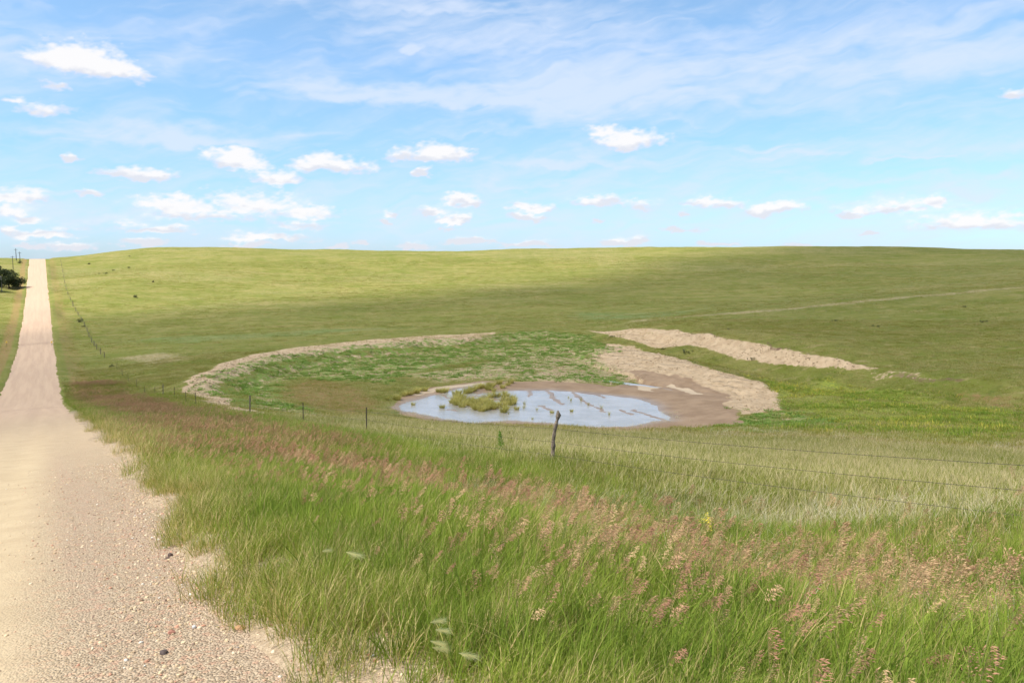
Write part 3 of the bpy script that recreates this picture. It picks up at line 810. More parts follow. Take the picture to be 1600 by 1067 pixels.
GREEN_D, GREEN_L, DRY = (0.085, 0.145, 0.018), (0.295, 0.365, 0.055), (0.50, 0.37, 0.17)
PINK, TAN = (0.46, 0.245, 0.155), (0.60, 0.42, 0.23)
m_grass = plant_material('green_grass', (GREEN_D, GREEN_L, DRY, .71))
m_short = plant_material('pasture_grass', ((0.185, 0.190, 0.028), (0.28, 0.250, 0.050), (0.50, 0.39, 0.20), .58), zone=.3)
m_slope = plant_material('slope_grass', ((0.17, 0.195, 0.034), (0.255, 0.265, 0.054), (0.55, 0.45, 0.25), .62), zone=.3)
m_seed = plant_material('brome_heads', ((0.16, 0.18, 0.06), (0.22, 0.22, 0.08), DRY, .9, PINK, TAN), trans=.3)
m_red = plant_material('red_brome_heads', ((0.16, 0.15, 0.05), (0.22, 0.2, 0.08), DRY, .9, (0.45, 0.215, 0.135), (0.56, 0.36, 0.20)), trans=.3)
m_pale = plant_material('dead_grass', ((0.42, 0.35, 0.21), (0.62, 0.56, 0.40), (0.74, 0.68, 0.53), .72), trans=.3)
m_verge = plant_material('verge_grass', ((0.14, 0.19, 0.024), (0.27, 0.31, 0.050), (0.54, 0.42, 0.20), .48), trans=.3)
m_weed = plant_material('pond_weeds', ((0.135, 0.23, 0.042), (0.25, 0.35, 0.08), (0.38, 0.33, .13), .78), trans=.3)

def scatter(name, variants, x, y, scale, seed, z=None, tilt=.12, flat=1.0):
    """points on the ground, each carrying one of the small tufts"""
    r = np.random.default_rng(seed); n = len(x)
    if z is None: z = height(x, y)
    me = bpy.data.meshes.new(name); me.vertices.add(n)
    me.vertices.foreach_set('co', np.stack([x, y, z - .01], 1).astype(np.float32).ravel())
    o = bpy.data.objects.new(name, me); col.objects.link(o)
    rot = me.attributes.new('turn', 'FLOAT_VECTOR', 'POINT')
    rv = np.stack([r.normal(0, tilt, n), r.normal(0, tilt, n), r.uniform(-.9, .9, n) if flat else r.uniform(0, 6.28, n)], 1)
    rot.data.foreach_set('vector', rv.astype(np.float32).ravel())
    put_attr(o, 'size', scale)
    pk = me.attributes.new('pick', 'INT', 'POINT'); pk.data.foreach_set('value', r.integers(0, len(variants), n).astype(np.int32))
    cl = bpy.data.collections.new(name + '_sources')
    for v in variants: cl.objects.link(v)
    ng = bpy.data.node_groups.new(name, 'GeometryNodeTree')
    ng.interface.new_socket('Geometry', in_out='INPUT', socket_type='NodeSocketGeometry')
    ng.interface.new_socket('Geometry', in_out='OUTPUT', socket_type='NodeSocketGeometry')
    N = ng.nodes; L = ng.links
    gi = N.new('NodeGroupInput'); go = N.new('NodeGroupOutput'); ip = N.new('GeometryNodeInstanceOnPoints')
    ci = N.new('GeometryNodeCollectionInfo'); ci.inputs['Collection'].default_value = cl
    ci.inputs['Separate Children'].default_value = True; ci.inputs['Reset Children'].default_value = True
    def na(nm, ty):
        a = N.new('GeometryNodeInputNamedAttribute'); a.data_type = ty; a.inputs['Name'].default_value = nm; return a.outputs[0]
    er = N.new('FunctionNodeEulerToRotation'); L.new(na('turn', 'FLOAT_VECTOR'), er.inputs[0])
    L.new(gi.outputs[0], ip.inputs['Points']); L.new(ci.outputs[0], ip.inputs['Instance'])
    ip.inputs['Pick Instance'].default_value = True
    L.new(na('pick', 'INT'), ip.inputs['Instance Index']); L.new(er.outputs[0], ip.inputs['Rotation']); L.new(na('size', 'FLOAT'), ip.inputs['Scale'])
    L.new(ip.outputs[0], go.inputs[0])
    md = o.modifiers.new('scatter', 'NODES'); md.node_group = ng
    tag(o, kind='stuff')
    return o

def sector(n, r0, r1, seed, half=37.0):
    r = np.random.default_rng(seed)
    rad = np.sqrt(r.uniform(r0 * r0, r1 * r1, n)); a = np.radians(r.uniform(-half, half, n))
    return rad * np.sin(a), rad * np.cos(a)

def keep(x, y, prob, seed):
    m = np.random.default_rng(seed).uniform(size=len(x)) < prob
    return x[m], y[m]

def edge_of(x, y):
    s, t = st(x, y)
    return s, t - ROAD_R + .22 * (1 - sstep(s, 5, 11)), ROAD_L - t

R0 = np.random.default_rng(12)
tuft_a = [variant('tuft', join_sets([blade_set(R0, 13, (.24, .60), .0125, 4, .11, lean=(.08, .6), wind=(.45, -.1), tone=(.2, 1)), blade_set(R0, 12, (.25, .58), .0055, 4, .12, lean=(.1, .9), wind=(.5, -.1), tone=(0, .9)),
    blade_set(R0, 1, (.35, .75), .0035, 4, .10, lean=(.05, .5), tone=(1.15, 1.4)), blade_set(R0, 5, (.10, .36), .005, 3, .13, lean=(.3, 1.6), wind=(0, 0), tone=(1.1, 1.4))]), m_grass) for _ in range(9)]
tuft_b = [variant('tuft', join_sets([blade_set(R0, 28, (.22, .54), .0115, 2, .24, lean=(.1, .8), wind=(.5, -.1)), blade_set(R0, 3, (.35, .62), .006, 2, .24, tone=(1.15, 1.4))]), m_grass) for _ in range(7)]
tuft_v = [variant('verge_tuft', blade_set(R0, 24, (.10, .30), .0045, 3, .09, lean=(.2, .9)), m_verge) for _ in range(6)]
tuft_p = [variant('pasture_tuft', join_sets([blade_set(R0, 36, (.10, .30), .011, 2, .38, wind=(.5, -.1)), blade_set(R0, 5, (.16, .42), .008, 2, .38, lean=(.1, 1.0), wind=(.4, -.1), tone=(1.1, 1.4))]), m_slope) for _ in range(6)]
tuft_f = [variant('pasture_patch', blade_set(R0, 46, (.08, .26), .030, 1, .85, wind=(.5, -.1)), m_short) for _ in range(5)]
seed_a = [variant('seed_stalk', seed_stalk(R0, R0.uniform(.72, .98), R0.uniform(.15, .22), 52, .0034, .027), m_seed) for _ in range(9)]
seed_r = [variant('seed_stalk', seed_stalk(R0, R0.uniform(.55, .8), R0.uniform(.12, .18), 34, .0036, .025), m_red) for _ in range(7)]
def bunch(r, n, mat, sw, sl, dense, spread=.3, hh=(.5, .75)):
    return variant('seed_bunch', join_sets([seed_stalk(r, r.uniform(*hh), r.uniform(.12, .2), dense, sw, sl, r.normal(0, spread), r.normal(0, spread), .003) for _ in range(n)]), mat)
bunch_r = [bunch(R0, 6, m_red, .0050, .035, 11) for _ in range(5)]
bunch_s = [bunch(R0, 6, m_seed, .0050, .035, 11) for _ in range(5)]
pale_a = [variant('dead_tuft', blade_set(R0, 11, (.30, .66), .0055, 6, .08, lean=(.15, 1.0), wind=(.6, -.1), droop=.55, kink=.06), m_pale) for _ in range(6)]
pale_b = [variant('dead_patch', blade_set(R0, 20, (.14, .34), .011, 3, .3, lean=(.3, 1.2), wind=(.8, 0), droop=.6, kink=.05), m_pale) for _ in range(5)]
weed_p = [variant('weed_patch', blade_set(R0, 46, (.06, .26), .065, 2, .42, lean=(.3, 1.4), wind=(0, 0)), m_weed) for _ in range(5)]

# tall green grass of the roadside bank
x, y = sector(42000, 2.0, 13.0, 21); s, e, _ = edge_of(x, y)
tall = sstep(e + fbm(x * 1.3, y * 1.3, 501, 3) * .6, .25, 1.1)
gap = sstep(fbm(x * .45, y * .45, 502, 3) + .10 * e, -.24, -.06) * (.45 + .55 * sstep(fbm(x * 2.2, y * 2.2, 509, 2), -.12, .06))
x, y = keep(x, y, tall * (.35 + .65 * gap) * .78, 22); s, e, _ = edge_of(x, y)
hs = .42 + .44 * sstep(e, .2, 4.0) - .22 * sstep(e, 7, 10) + fbm(x * .5, y * .5, 503, 3) * .4 + np.random.default_rng(31).normal(0, .13, len(x))
tag(scatter('tall_grass', tuft_a, x, y, np.clip(hs, .3, 1.15), 23, tilt=.15), 'dense green roadside grass in the foreground', 'grass')
x, y = sector(60000, 12.5, 46.0, 24); s, e, eL = edge_of(x, y)
m = ((e > .3) & (e < 13))
x, y = x[m], y[m]; s, e, _ = edge_of(x, y)
x, y = keep(x, y, sstep(e + fbm(x * 1.0, y * 1.0, 504, 2) * .8, .3, 1.2) * (1 - .8 * sstep(e, 8, 12)) * .95, 25); s, e, _ = edge_of(x, y)
hs = .48 + .50 * sstep(e, .2, 4.0) - .40 * sstep(e, 7, 10) + fbm(x * .4, y * .4, 505, 3) * .4
scatter('tall_grass', tuft_b, x, y, np.clip(hs, .35, 1.2), 26, tilt=.2)
# narrow strip further down the road, both sides
r_ = np.random.default_rng(27); n = 26000
s = r_.uniform(40, 175, n) ** 1.0; t = np.where(r_.uniform(size=n) < .72, ROAD_R + r_.uniform(.4, 13, n), ROAD_L - r_.uniform(.4, 9, n))
x, y = xy(s, t); e_ = np.maximum(t - ROAD_R, ROAD_L - t)
m = (y > 3) & (np.abs(np.arctan2(x, y)) < .66) & (r_.uniform(size=n) < (1 - sstep(e_, 4, 12)) * (1 - sstep(s, 90, 170)))
x, y = x[m], y[m]
scatter('roadside_grass', tuft_b, x, y, np.random.default_rng(2).uniform(.5, 1.1, len(x)), 28)
# short mixed verge
x, y = sector(60000, 2.0, 16.0, 31); s, e, _ = edge_of(x, y)
v = sstep(e + fbm(x * 1.6, y * 1.6, 506, 3) * .8, -.25, .55) * (1 - sstep(e, 2.0, 3.2)) * sstep(fbm(x * 1.5, y * 1.5, 507, 3), -.26, .0)
x, y = keep(x, y, v, 32)
scatter('verge_grass', tuft_v, x, y, np.random.default_rng(3).uniform(.6, 1.25, len(x)), 33)
x, y = sector(40000, 15.5, 60.0, 34); s, e, _ = edge_of(x, y)
x, y = keep(x, y, sstep(e + fbm(x * .7, y * .7, 508, 3) * 1.2, -.1, .6) * (1 - sstep(e, 1.6, 2.6)), 35)
scatter('verge_grass', tuft_v, x, y, np.random.default_rng(4).uniform(1.0, 1.7, len(x)), 36)
# grazed slope beyond the fence, valley and hill foot
x, y = sector(52000, 9, 48, 41); s, e, _ = edge_of(x, y); x, y = keep(x, y, sstep(e, 7.5, 10.5) * .85, 42)
scatter('pasture_grass', tuft_p, x, y, np.random.default_rng(5).uniform(.7, 1.3, len(x)), 43)
bd = [(p[0], p[1]) for p in pond]
bare_c = terr.data.attributes
def free_ground(x, y):
    M = masks(x, y)
    return np.clip(1 - 1.2 * M['bare'] - 1.4 * M['mud'], 0, 1), M
x, y = sector(52000, 44, 175, 44); s, e, eL = edge_of(x, y)
m = (e > 3) | (eL > 3); x, y = x[m], y[m]
fg, M = free_ground(x, y); x, y = keep(x, y, fg, 45)
scatter('pasture_grass', tuft_f, x, y, np.random.default_rng(6).uniform(.55, 1.25, len(x)), 46, tilt=.05)
x, y = sector(46000, 165, 470, 47, 35); s, e, eL = edge_of(x, y)
m = (e > 3) | (eL > 3); x, y = x[m], y[m]
x, y = keep(x, y, .25 + .75 * sstep(fbm(x * .03, y * .06, 531, 3), -.12, .12), 48)
scatter('pasture_grass', tuft_f, x, y, np.random.default_rng(16).uniform(.7, 1.9, len(x)), 49, tilt=.05)
# yellow flowering weeds on the valley floor
m_yf = plant_material('yellow_weed', ((0.15, 0.225, 0.03), (0.29, 0.36, 0.055), (0.56, 0.47, 0.09), .62), trans=.3)
yel_p = [variant('yellow_weed_patch', join_sets([blade_set(R0, 34, (.12, .42), .05, 2, .6, lean=(.2, .9), wind=(.2, 0), tone=(0, .8)), blade_set(R0, 16, (.32, .48), .08, 1, .6, lean=(.2, .6), tone=(1.1, 1.4))]), m_yf) for _ in range(5)]
x, y = sector(52000, 60, 190, 43, 36); M = masks(x, y)
x, y = keep(x, y, M['yellow'] * (1 - M['bare']) * sstep(fbm(x * .16, y * .22, 532, 4), -.04, .16) * .45, 74)
grn_p = [variant('meadow_patch', blade_set(R0, 46, (.10, .38), .05, 2, .7, lean=(.2, .9), wind=(.2, 0), tone=(0, .75)), m_yf) for _ in range(5)]
x2, y2 = sector(52000, 60, 190, 76, 36); M = masks(x2, y2)
x2, y2 = keep(x2, y2, M['yellow'] * (1 - M['bare']) * sstep(fbm(x2 * .12, y2 * .2, 533, 4), -.16, .12) * .8, 77)
scatter('meadow_grass', grn_p, x2, y2, np.random.default_rng(20).uniform(.5, 1.2, len(x2)), 78, flat=0)
scatter('yellow_wildflowers', yel_p, x, y, np.random.default_rng(17).uniform(.5, 1.2, len(x)), 75, flat=0)
# seed heads
x, y = sector(26000, 2.6, 14.0, 51); s, e, _ = edge_of(x, y)
patch = sstep(fbm(x * .55, y * .55, 511, 3) + .10 * sstep(np.hypot(x, y), 9, 4), .0, .22)
x, y = keep(x, y, sstep(e, .6, 1.6) * (1 - .8 * sstep(e, 6.5, 8.5)) * (.036 + .060 * patch + .06 * (1 - sstep(s, 5.0, 8.0))), 52); s, e, _ = edge_of(x, y)
scatter('brome_heads', seed_a, x, y, np.random.default_rng(7).uniform(.62, 1.1, len(x)) * (.62 + .38 * sstep(e, .5, 3.5)), 53, tilt=.16)
x, y = sector(26000, 5, 20.0, 54); s, e, _ = edge_of(x, y)
patch = sstep(fbm(x * .4, y * .4, 512, 3), -.12, .12)
x, y = keep(x, y, sstep(e, .5, 1.2) * (1 - sstep(e, 3.5, 7.5)) * sstep(s, 6, 13) * (.09 + .22 * patch) * (1 - .65 * sstep(x, -3, 2)), 55); s, e, _ = edge_of(x, y)
scatter('brome_heads', seed_r, x, y, np.random.default_rng(8).uniform(.65, 1.15, len(x)) * (.60 + .40 * sstep(e, .4, 3.5)), 56, tilt=.16)
r_ = np.random.default_rng(57); n = 15000
s = r_.uniform(17, 150, n); e = r_.uniform(.5, 9, n); x, y = xy(s, e + ROAD_R)
m = (y > 12) & (np.abs(np.arctan2(x, y)) < .66); x, y, s, e = x[m], y[m], s[m], e[m]
wd = 4.6 + 3.0 * fbm(s * .1, e * 0, 513, 3) + .015 * s
x, y = keep(x, y, (1 - sstep(e, wd, wd + 2.5)) * (.22 + .50 * sstep(fbm(x * .25, y * .25, 514, 3), -.1, .12)), 58); s, e, _ = edge_of(x, y)
scatter('brome_heads', bunch_r, x, y, np.random.default_rng(9).uniform(.7, 1.1, len(x)) * (.55 + .45 * sstep(e, .3, 3.5)), 59, tilt=.15)
x, y = sector(9000, 13, 40, 60); s, e, _ = edge_of(x, y)
x, y = keep(x, y, sstep(e, 2, 4) * (1 - sstep(e, 6, 8)) * .16, 61)
scatter('brome_heads', bunch_s, x, y, np.random.default_rng(10).uniform(.7, 1.0, len(x)), 62)
# bleached dead grass along the fence
x, y = sector(30000, 5, 17, 63); s, e, _ = edge_of(x, y)
pt = sstep(fbm(x * .6, y * .6, 515, 3), -.08, .14)
x, y = keep(x, y, sstep(e, 2.6, 6.5) * (1 - .6 * sstep(e, 9.5, 12)) * (.06 + .09 * pt), 64)
scatter('dead_grass', pale_a, x, y, np.random.default_rng(12).uniform(.65, 1.25, len(x)), 65, tilt=.3)
x, y = sector(36000, 15, 60, 66); s, e, _ = edge_of(x, y)
pt = sstep(fbm(x * .3, y * .3, 516, 3), -.12, .12)
x, y = keep(x, y, sstep(e, 5.5, 8) * (1 - .72 * sstep(e, 10, 14)) * (.06 + .5 * pt) * .30, 67)
scatter('dead_grass', pale_b, x, y, np.random.default_rng(13).uniform(.6, 1.15, len(x)), 68, tilt=.15)
# green weeds on the spoil and the pond margin
x, y = sector(60000, 70, 215, 71, 30)
M = masks(x, y); x, y = keep(x, y, M['weed'] * (1 - M['mud']) * sstep(fbm(x * .35, y * .45, 517, 4), -.12, .12), 72)
scatter('green_weeds', weed_p, x, y, np.random.default_rng(14).uniform(.5, 1.3, len(x)), 73, flat=0)

# loose stones on the gravel
def stone_mesh(r):
    V = []; nu, nv = 7, 5
    ax = r.uniform(.6, 1.2, 3) * (1, 1, .6)
    for j in range(nv):
        th = math.pi * (j + .5) / nv
        for i in range(nu):
            ph = 2 * math.pi * i / nu + j * .4; k = r.uniform(.8, 1.15)
            V.append((ax[0] * math.sin(th) * math.cos(ph) * k, ax[1] * math.sin(th) * math.sin(ph) * k, ax[2] * math.cos(th) * k))
    Fc = [(j * nu + i, j * nu + (i + 1) % nu, (j + 1) * nu + (i + 1) % nu, (j + 1) * nu + i) for j in range(nv - 1) for i in range(nu)]
    Fc += [tuple(range(nu))[::-1], tuple((nv - 1) * nu + i for i in range(nu))]
    return V, Fc
def stone_material():
    m, T, out = material('gravel_stones')
    rnd = T.node('ShaderNodeObjectInfo').outputs['Random']
    ramp = T.node('ShaderNodeValToRGB'); T.put(ramp.inputs[0], rnd); cr = ramp.color_ramp; cr.interpolation = 'CONSTANT'
    cols = [(0, (.50, .37, .22)), (.25, (.58, .44, .27)), (.45, (.42, .30, .19)), (.6, (.52, .33, .22)), (.72, (.62, .50, .34)), (.84, (.32, .22, .155)), (.91, (.46, .24, .15)), (.97, (.68, .62, .52))]
    for i, (p_, c_) in enumerate(cols):
        el_ = cr.elements[i] if i < 2 else cr.elements.new(p_)
        el_.position = p_; el_.color = (*c_, 1)
    p = T.node('ShaderNodeBsdfPrincipled'); T.put(p.inputs['Base Color'], ramp.outputs[0]); p.inputs['Roughness'].default_value = .85
    T.put(out.inputs[0], p.outputs[0]); return m
m_stone = stone_material()
pebbles = [variant('pebble', (*stone_mesh(R0), []), m_stone) if False else mesh_obj('pebble', *stone_mesh(R0), m_stone, smooth=False, link=False) for _ in range(8)]
r_ = np.random.default_rng(81); n = 70000
s = 2.5 + r_.uniform(0, 1, n) ** 1.5 * 17; t = r_.uniform(-2.2, ROAD_R + 1.5, n)
pr = (.06 + .94 * sstep(t + fbm(s * .5, t * .8, 521, 2) * .9, -.5, .9)) * (.25 + .75 * sstep(fbm(s * .45, t * 2.2, 522, 3), -.10, .10)); k = r_.uniform(size=n) < pr
s, t = s[k], t[k]; x, y = xy(s, t)
k = (y > 2) & (np.abs(np.arctan2(x, y)) < .66); x, y, s, t = x[k], y[k], s[k], t[k]
z = np.maximum(height(x, y), road_surface(s, t)) + .002
size = .003 + .015 * r_.uniform(size=len(x)) ** 4.0
tag(scatter('gravel', pebbles, x, y, size, 82, z=z + .01, tilt=.5, flat=0), 'loose pebbles on the road shoulder', 'gravel')

# clods and crumbs of dry earth on the cut bank and the spoil
m_clod = simple('dry_clods', (0.50, 0.37, 0.235), .95, 0, 3, .35, .05)
clods = [mesh_obj('clod', *stone_mesh(R0), m_clod, smooth=False, link=False) for _ in range(6)]
x, y = sector(230000, 78, 205, 83, 31); M = masks(x, y)
x, y = keep(x, y, sstep(M['bare'], .35, .9) * (1 - M['mud']) * (1 - .85 * np.clip(M['tracks'] * 3, 0, 1)) * (.10 + .9 * sstep(fbm(x * .25, y * .25, 541, 3), -.10, .12)) * .6, 84)
scatter('earth_clods', clods, x, y, (.04 + .17 * np.random.default_rng(18).uniform(size=len(x)) ** 2.2), 85, tilt=.5, flat=0)
# sprigs along the waterline
x, y = sector(40000, 74, 125, 86, 20); sdp = poly_sd(x, y, [(p[0], p[1]) for p in pond])
x, y = keep(x, y, np.exp(-((sdp + .5) / .7) ** 2) * .45 * (y < 92), 87)
scatter('waterline_grass', pale_b, x, y, np.random.default_rng(19).uniform(.5, 1.1, len(x)), 88)

# ================================================================== things
def thing(name, label, cat, loc=(0, 0, 0), group=None):
    o = bpy.data.objects.new(name, None); col.objects.link(o); o.location = loc
    o.empty_display_size = .3
    return tag(o, label, cat, group)

def part(name, data, mat, parent, smooth=False, tone=None):
    o = mesh_obj(name, data[0], data[1], mat, parent, smooth)
    if len(data) > 2 and data[2]: put_attr(o, 'tone', data[2])
    return o

def tube(pts, rads, n=10, cap=True, tn=None):
    pts = [np.array(p, float) for p in pts]; V = []; Fc = []
    for i, p in enumerate(pts):
        d = pts[min(i + 1, len(pts) - 1)] - pts[max(i - 1, 0)]; d /= np.linalg.norm(d) + 1e-9
        a = np.cross(d, (0.0, 1.0, 0.05) if abs(d[1]) < .9 else (1.0, 0, 0)); a /= np.linalg.norm(a); b = np.cross(d, a)
        r = rads[i] if hasattr(rads, '__len__') else rads
        for k in range(n):
            t = 2 * math.pi * k / n; V.append(p + (a * math.cos(t) + b * math.sin(t)) * r)
    for i in range(len(pts) - 1):
        for k in range(n): Fc.append((i * n + k, i * n + (k + 1) % n, (i + 1) * n + (k + 1) % n, (i + 1) * n + k))
    if cap: Fc += [tuple(range(n))[::-1], tuple((len(pts) - 1) * n + k for k in range(n))]
    return [tuple(v) for v in V], Fc, []

def box(c, h):
    V = [(c[0] + h[0] * i, c[1] + h[1] * j, c[2] + h[2] * k) for k in (-1, 1) for j in (-1, 1) for i in (-1, 1)]
    return V, [(0, 2, 3, 1), (4, 5, 7, 6), (0, 1, 5, 4), (2, 6, 7, 3), (0, 4, 6, 2), (1, 3, 7, 5)], []

m_post = simple('weathered_wood', (0.24, 0.19, 0.145), .9, .012, 30, .5, .1)
m_steel = simple('rusty_steel', (0.10, 0.075, 0.05), .7, .003, 60, .4)
m_wire = simple('rusty_wire', (0.075, 0.06, 0.05), .6, 0, 60, .3)
m_pole = simple('utility_pole_wood', (0.10, 0.09, 0.085), .9, .01, 10, .3, .1)
m_palepole = simple('silvered_wood', (0.34, 0.32, 0.29), .9, .01, 10, .3, .1)
m_yellow = simple('yellow_reflector', (0.95, 0.62, 0.08), .5, 0, 10, .1)
m_bark = simple('bark', (0.12, 0.085, 0.06), .9, .02, 8, .4, .1)

# ---- fence along the roadside bank
FT = 11.0
def post_s(px, t=FT):
    a = math.atan2(px - 800.0, F * math.cos(PITCH) - (700 - 533.5) * math.sin(PITCH))
    ar = math.atan2(RD[0], RD[1])
    return t / math.tan(a - ar)
fence = thing('barbed_wire_fence', 'rusty barbed wire fence with one grey wooden post, running along the grassy bank', 'fence', (*xy(17.6, FT), ground(*xy(17.6, FT))))
base0 = np.array(fence.location)
rf = np.random.default_rng(91)
posts = [(860, 'w'), (573, 't'), (475, 't'), (392, 'w2'), (309, 't'), (293.6, 't'), (276, 't'), (258.4, 'w2'), (246, 't'), (230, 't'), (218, 't'), (205.6, 't'), (197, 't'), (188, 't')]
pp = [(post_s(px), k) for px, k in posts]
pp = [(5.2, 't'), (-3.5, 't'), (-14, 't')][::-1] + pp
tops = []
for s_, k in pp:
    x_, y_ = xy(s_, FT); z_ = ground(x_, y_)
    lx, ly, lz = x_ - base0[0], y_ - base0[1], z_ - base0[2]
    if k == 'w':
        n = 16; pts = []; rd = []
        for i in range(n):
            u = i / (n - 1); pts.append((lx + .02 + .17 * u ** 1.3 + .018 * math.sin(u * 8), ly + .05 * u, lz - .1 + 1.42 * u)); rd.append(.042 + .012 * (1 - u) + .008 * math.sin(i * 2.3) + (.016 if i >= n - 2 else 0))
        V, Fc, _ = tube(pts, rd, 12)
        V = [tuple(np.array(v) + rf.normal(0, .0035, 3)) for v in V]
        V = [(v[0], v[1], v[2] + (.05 * math.sin((v[0] - lx) * 40) if v[2] > lz + 1.25 else 0)) for v in V]
        part('wooden_post', (V, Fc), m_post, fence)
        off = lambda h: (.02 + .17 * (h / 1.42) ** 1.3 - .05, 0)
    elif k == 'w2':
        pts = [(lx + .05 * u, ly, lz - .1 + 1.35 * u) for u in np.linspace(0, 1, 6)]
        part('wooden_post', tube(pts, [.055, .05, .05, .046, .05, .045], 8), m_post, fence); off = lambda h: (0, 0)
    else:
        tl = rf.normal(0, .02, 2); H = 1.18 + rf.normal(0, .04)
        d = join_sets([(*box((lx, ly, lz + H / 2 - .1), (.022, .004, H / 2 + .1))[:2], []), (*box((lx, ly + .018, lz + H / 2 - .1), (.004, .0135, H / 2 + .1))[:2], [])])
        V = [(v[0] + tl[0] * (v[2] - lz), v[1] + tl[1] * (v[2] - lz), v[2]) for v in d[0]]
        part('steel_post', (V, d[1]), m_steel, fence); off = lambda h: (0, 0)
    tops.append((np.array((lx, ly, lz)), off))
for hz_ in (.92, .585, .25):
    sets = []
    for i in range(len(tops) - 1):
        (p, o1), (q, o2) = tops[i], tops[i + 1]
        a = p + np.array((*o1(hz_), hz_)); b = q + np.array((*o2(hz_), hz_)); L = np.linalg.norm(b - a)
        nsg = max(4, int(L * 2)); sag = .0035 * L + .015
        pts = [a * (1 - u) + b * u - np.array((0, 0, sag * 4 * u * (1 - u))) for u in np.linspace(0, 1, nsg + 1)]
        sets.append(tube(pts, .0034, 5, False)[:2] + ([],))
        if np.linalg.norm((a + b) / 2 + base0) < 60:
            for u in np.arange(.06 / L, 1, .14 / L):
                c = a * (1 - u) + b * u - np.array((0, 0, sag * 4 * u * (1 - u)))
                for _ in range(2):
                    d = rf.normal(0, 1, 3); d = d / np.linalg.norm(d) * .017
                    sets.append(spindle(c - d, c + d, .003, 0)[:2] + ([],))
    d = join_sets(sets); part('barbed_wire', (d[0], d[1]), m_wire, fence)

# ---- the fence going up the far hillside
fpx = [(163, 559), (157, 553), (151, 546), (147, 541), (143, 535), (139, 527), (136, 518), (132, 510), (127, 502), (122, 493), (118, 486), (114, 479), (110, 470), (106, 461), (103, 452), (101, 443), (99.5, 434), (98, 425), (96.5, 417), (95, 409)]
fx = [hit(*p) for p in fpx]
f2 = thing('hillside_fence', 'thin fence line climbing the far hillside beside the road', 'fence', (*fx[0], ground(*fx[0])))
b2 = np.array(f2.location); loc2 = []
for i, (x_, y_) in enumerate(fx):
    p = np.array((x_, y_, ground(x_, y_))) - b2; loc2.append(p)
    big = (i == 11)
    o = part('wooden_post', tube([p + (0, 0, -.2), p + (.05, 0, .7), p + (.02, 0, 2.1 if big else 1.35)], .12 if big else .07, 7), m_post, f2)
for h_ in (1.2, .8, .4):
    d = join_sets([tube([loc2[i] + (0, 0, h_), (loc2[i] + loc2[i + 1]) / 2 + (0, 0, h_ - .08), loc2[i + 1] + (0, 0, h_)], .010, 4, False)[:2] + ([],) for i in range(len(loc2) - 1)])
    part('wire', (d[0], d[1]), m_wire, f2)

# ---- power poles and the pale post on the left
for (bx_, by_, tp, rad, mat, arm, lab, nm, ct) in [
    (20.6, 421, 400, .16, m_pole, 1, 'dark power pole nearest the dark tree, standing lowest of the three on the hill', 'power_pole', 'power pole'),
    (25.5, 407, 388.5, .20, m_pole, 1, 'tallest looking dark power pole, middle of the three against the sky', 'power_pole', 'power pole'),
    (31.4, 410, 393.6, .18, m_pole, 1, 'dark power pole closest to the gravel road, with a shrub at its foot', 'power_pole', 'power pole'),
    (2.8, 455, 431.5, .17, m_palepole, 2, 'pale grey post with a short crossbar in front of the dark tree', 'pale_post', 'post')]:
    x_, y_ = hit(bx_, by_)
    z_ = ground(x_, y_); a, b, c = ray(bx_, tp); H = EYE + c / b * y_ - z_
    t = thing(nm, lab, ct, (x_, y_, z_), 'power poles on the hill' if arm == 1 else None)
    part('pole', tube([(0, 0, -.3), (.02, 0, H * .5), (0, 0, H)], [rad, rad * .85, rad * .65], 9), mat, t)
    w = .9 if arm == 1 else .55
    part('crossarm', box((0 if arm == 1 else -.35, 0, H - (.6 if arm == 1 else .12)), (w, .06, .07)), mat, t)
    if arm == 1:
        for k in (-.7, 0.0, .7): part('insulator', tube([(k, 0, H - .5), (k, 0, H - .38), (k, 0, H - .28)], [.05, .07, .03], 7), m_palepole, t)

# ---- yellow delineators either side of the culvert
for px, py, lab in [(10.5, 541, 'small yellow reflector on a post at the left edge of the road dip'), (81, 541, 'small yellow reflector on a post at the right edge of the road dip')]:
    x_, y_ = hit(px, py); t = thing('road_marker', lab, 'road marker', (x_, y_, ground(x_, y_)), 'yellow reflectors flanking the culvert')
    part('post', box((0, .03, .55), (.035, .012, .6)), m_steel, t)
    part('reflector', box((0, 0, 1.05), (.16, .012, .20)), m_yellow, t)

# ---- leafy things
def leaf_cloud(r, n, size, centre_fn, tone=(0, 1), long=1.6):
    V = []; Fc = []; Tn = []
    for i in range(n):
        c, nrm = centre_fn(r); a = r.normal(0, 1, 3); a /= np.linalg.norm(a); b = np.cross(a, nrm + r.normal(0, .6, 3)); b /= np.linalg.norm(b) + 1e-9
        sz = size * r.uniform(.6, 1.4); k = len(V); tn = r.uniform(*tone)
        V += [tuple(c - a * sz * long), tuple(c + b * sz * .7), tuple(c + a * sz * long), tuple(c - b * sz * .7)]; Fc.append((k, k + 1, k + 2, k + 3)); Tn += [tn] * 4
    return V, Fc, Tn
m_tree = plant_material('cedar_foliage', ((0.016, 0.026, 0.010), (0.050, 0.062, 0.024), (0.09, 0.075, 0.03), .93), trans=.15)
m_bush = plant_material('shrub_foliage', ((0.08, 0.09, 0.034), (0.17, 0.17, 0.07), (0.2, 0.16, 0.08), .88), trans=.2)
m_sapling = plant_material('sapling_leaves', ((0.07, 0.17, 0.015), (0.16, 0.29, 0.035), (0.25, .25, .06), .95), trans=.4)
m_clump = plant_material('pale_clump_leaves', ((0.27, 0.25, 0.055), (0.58, 0.51, 0.18), (0.68, 0.55, 0.28), .80), trans=.3)

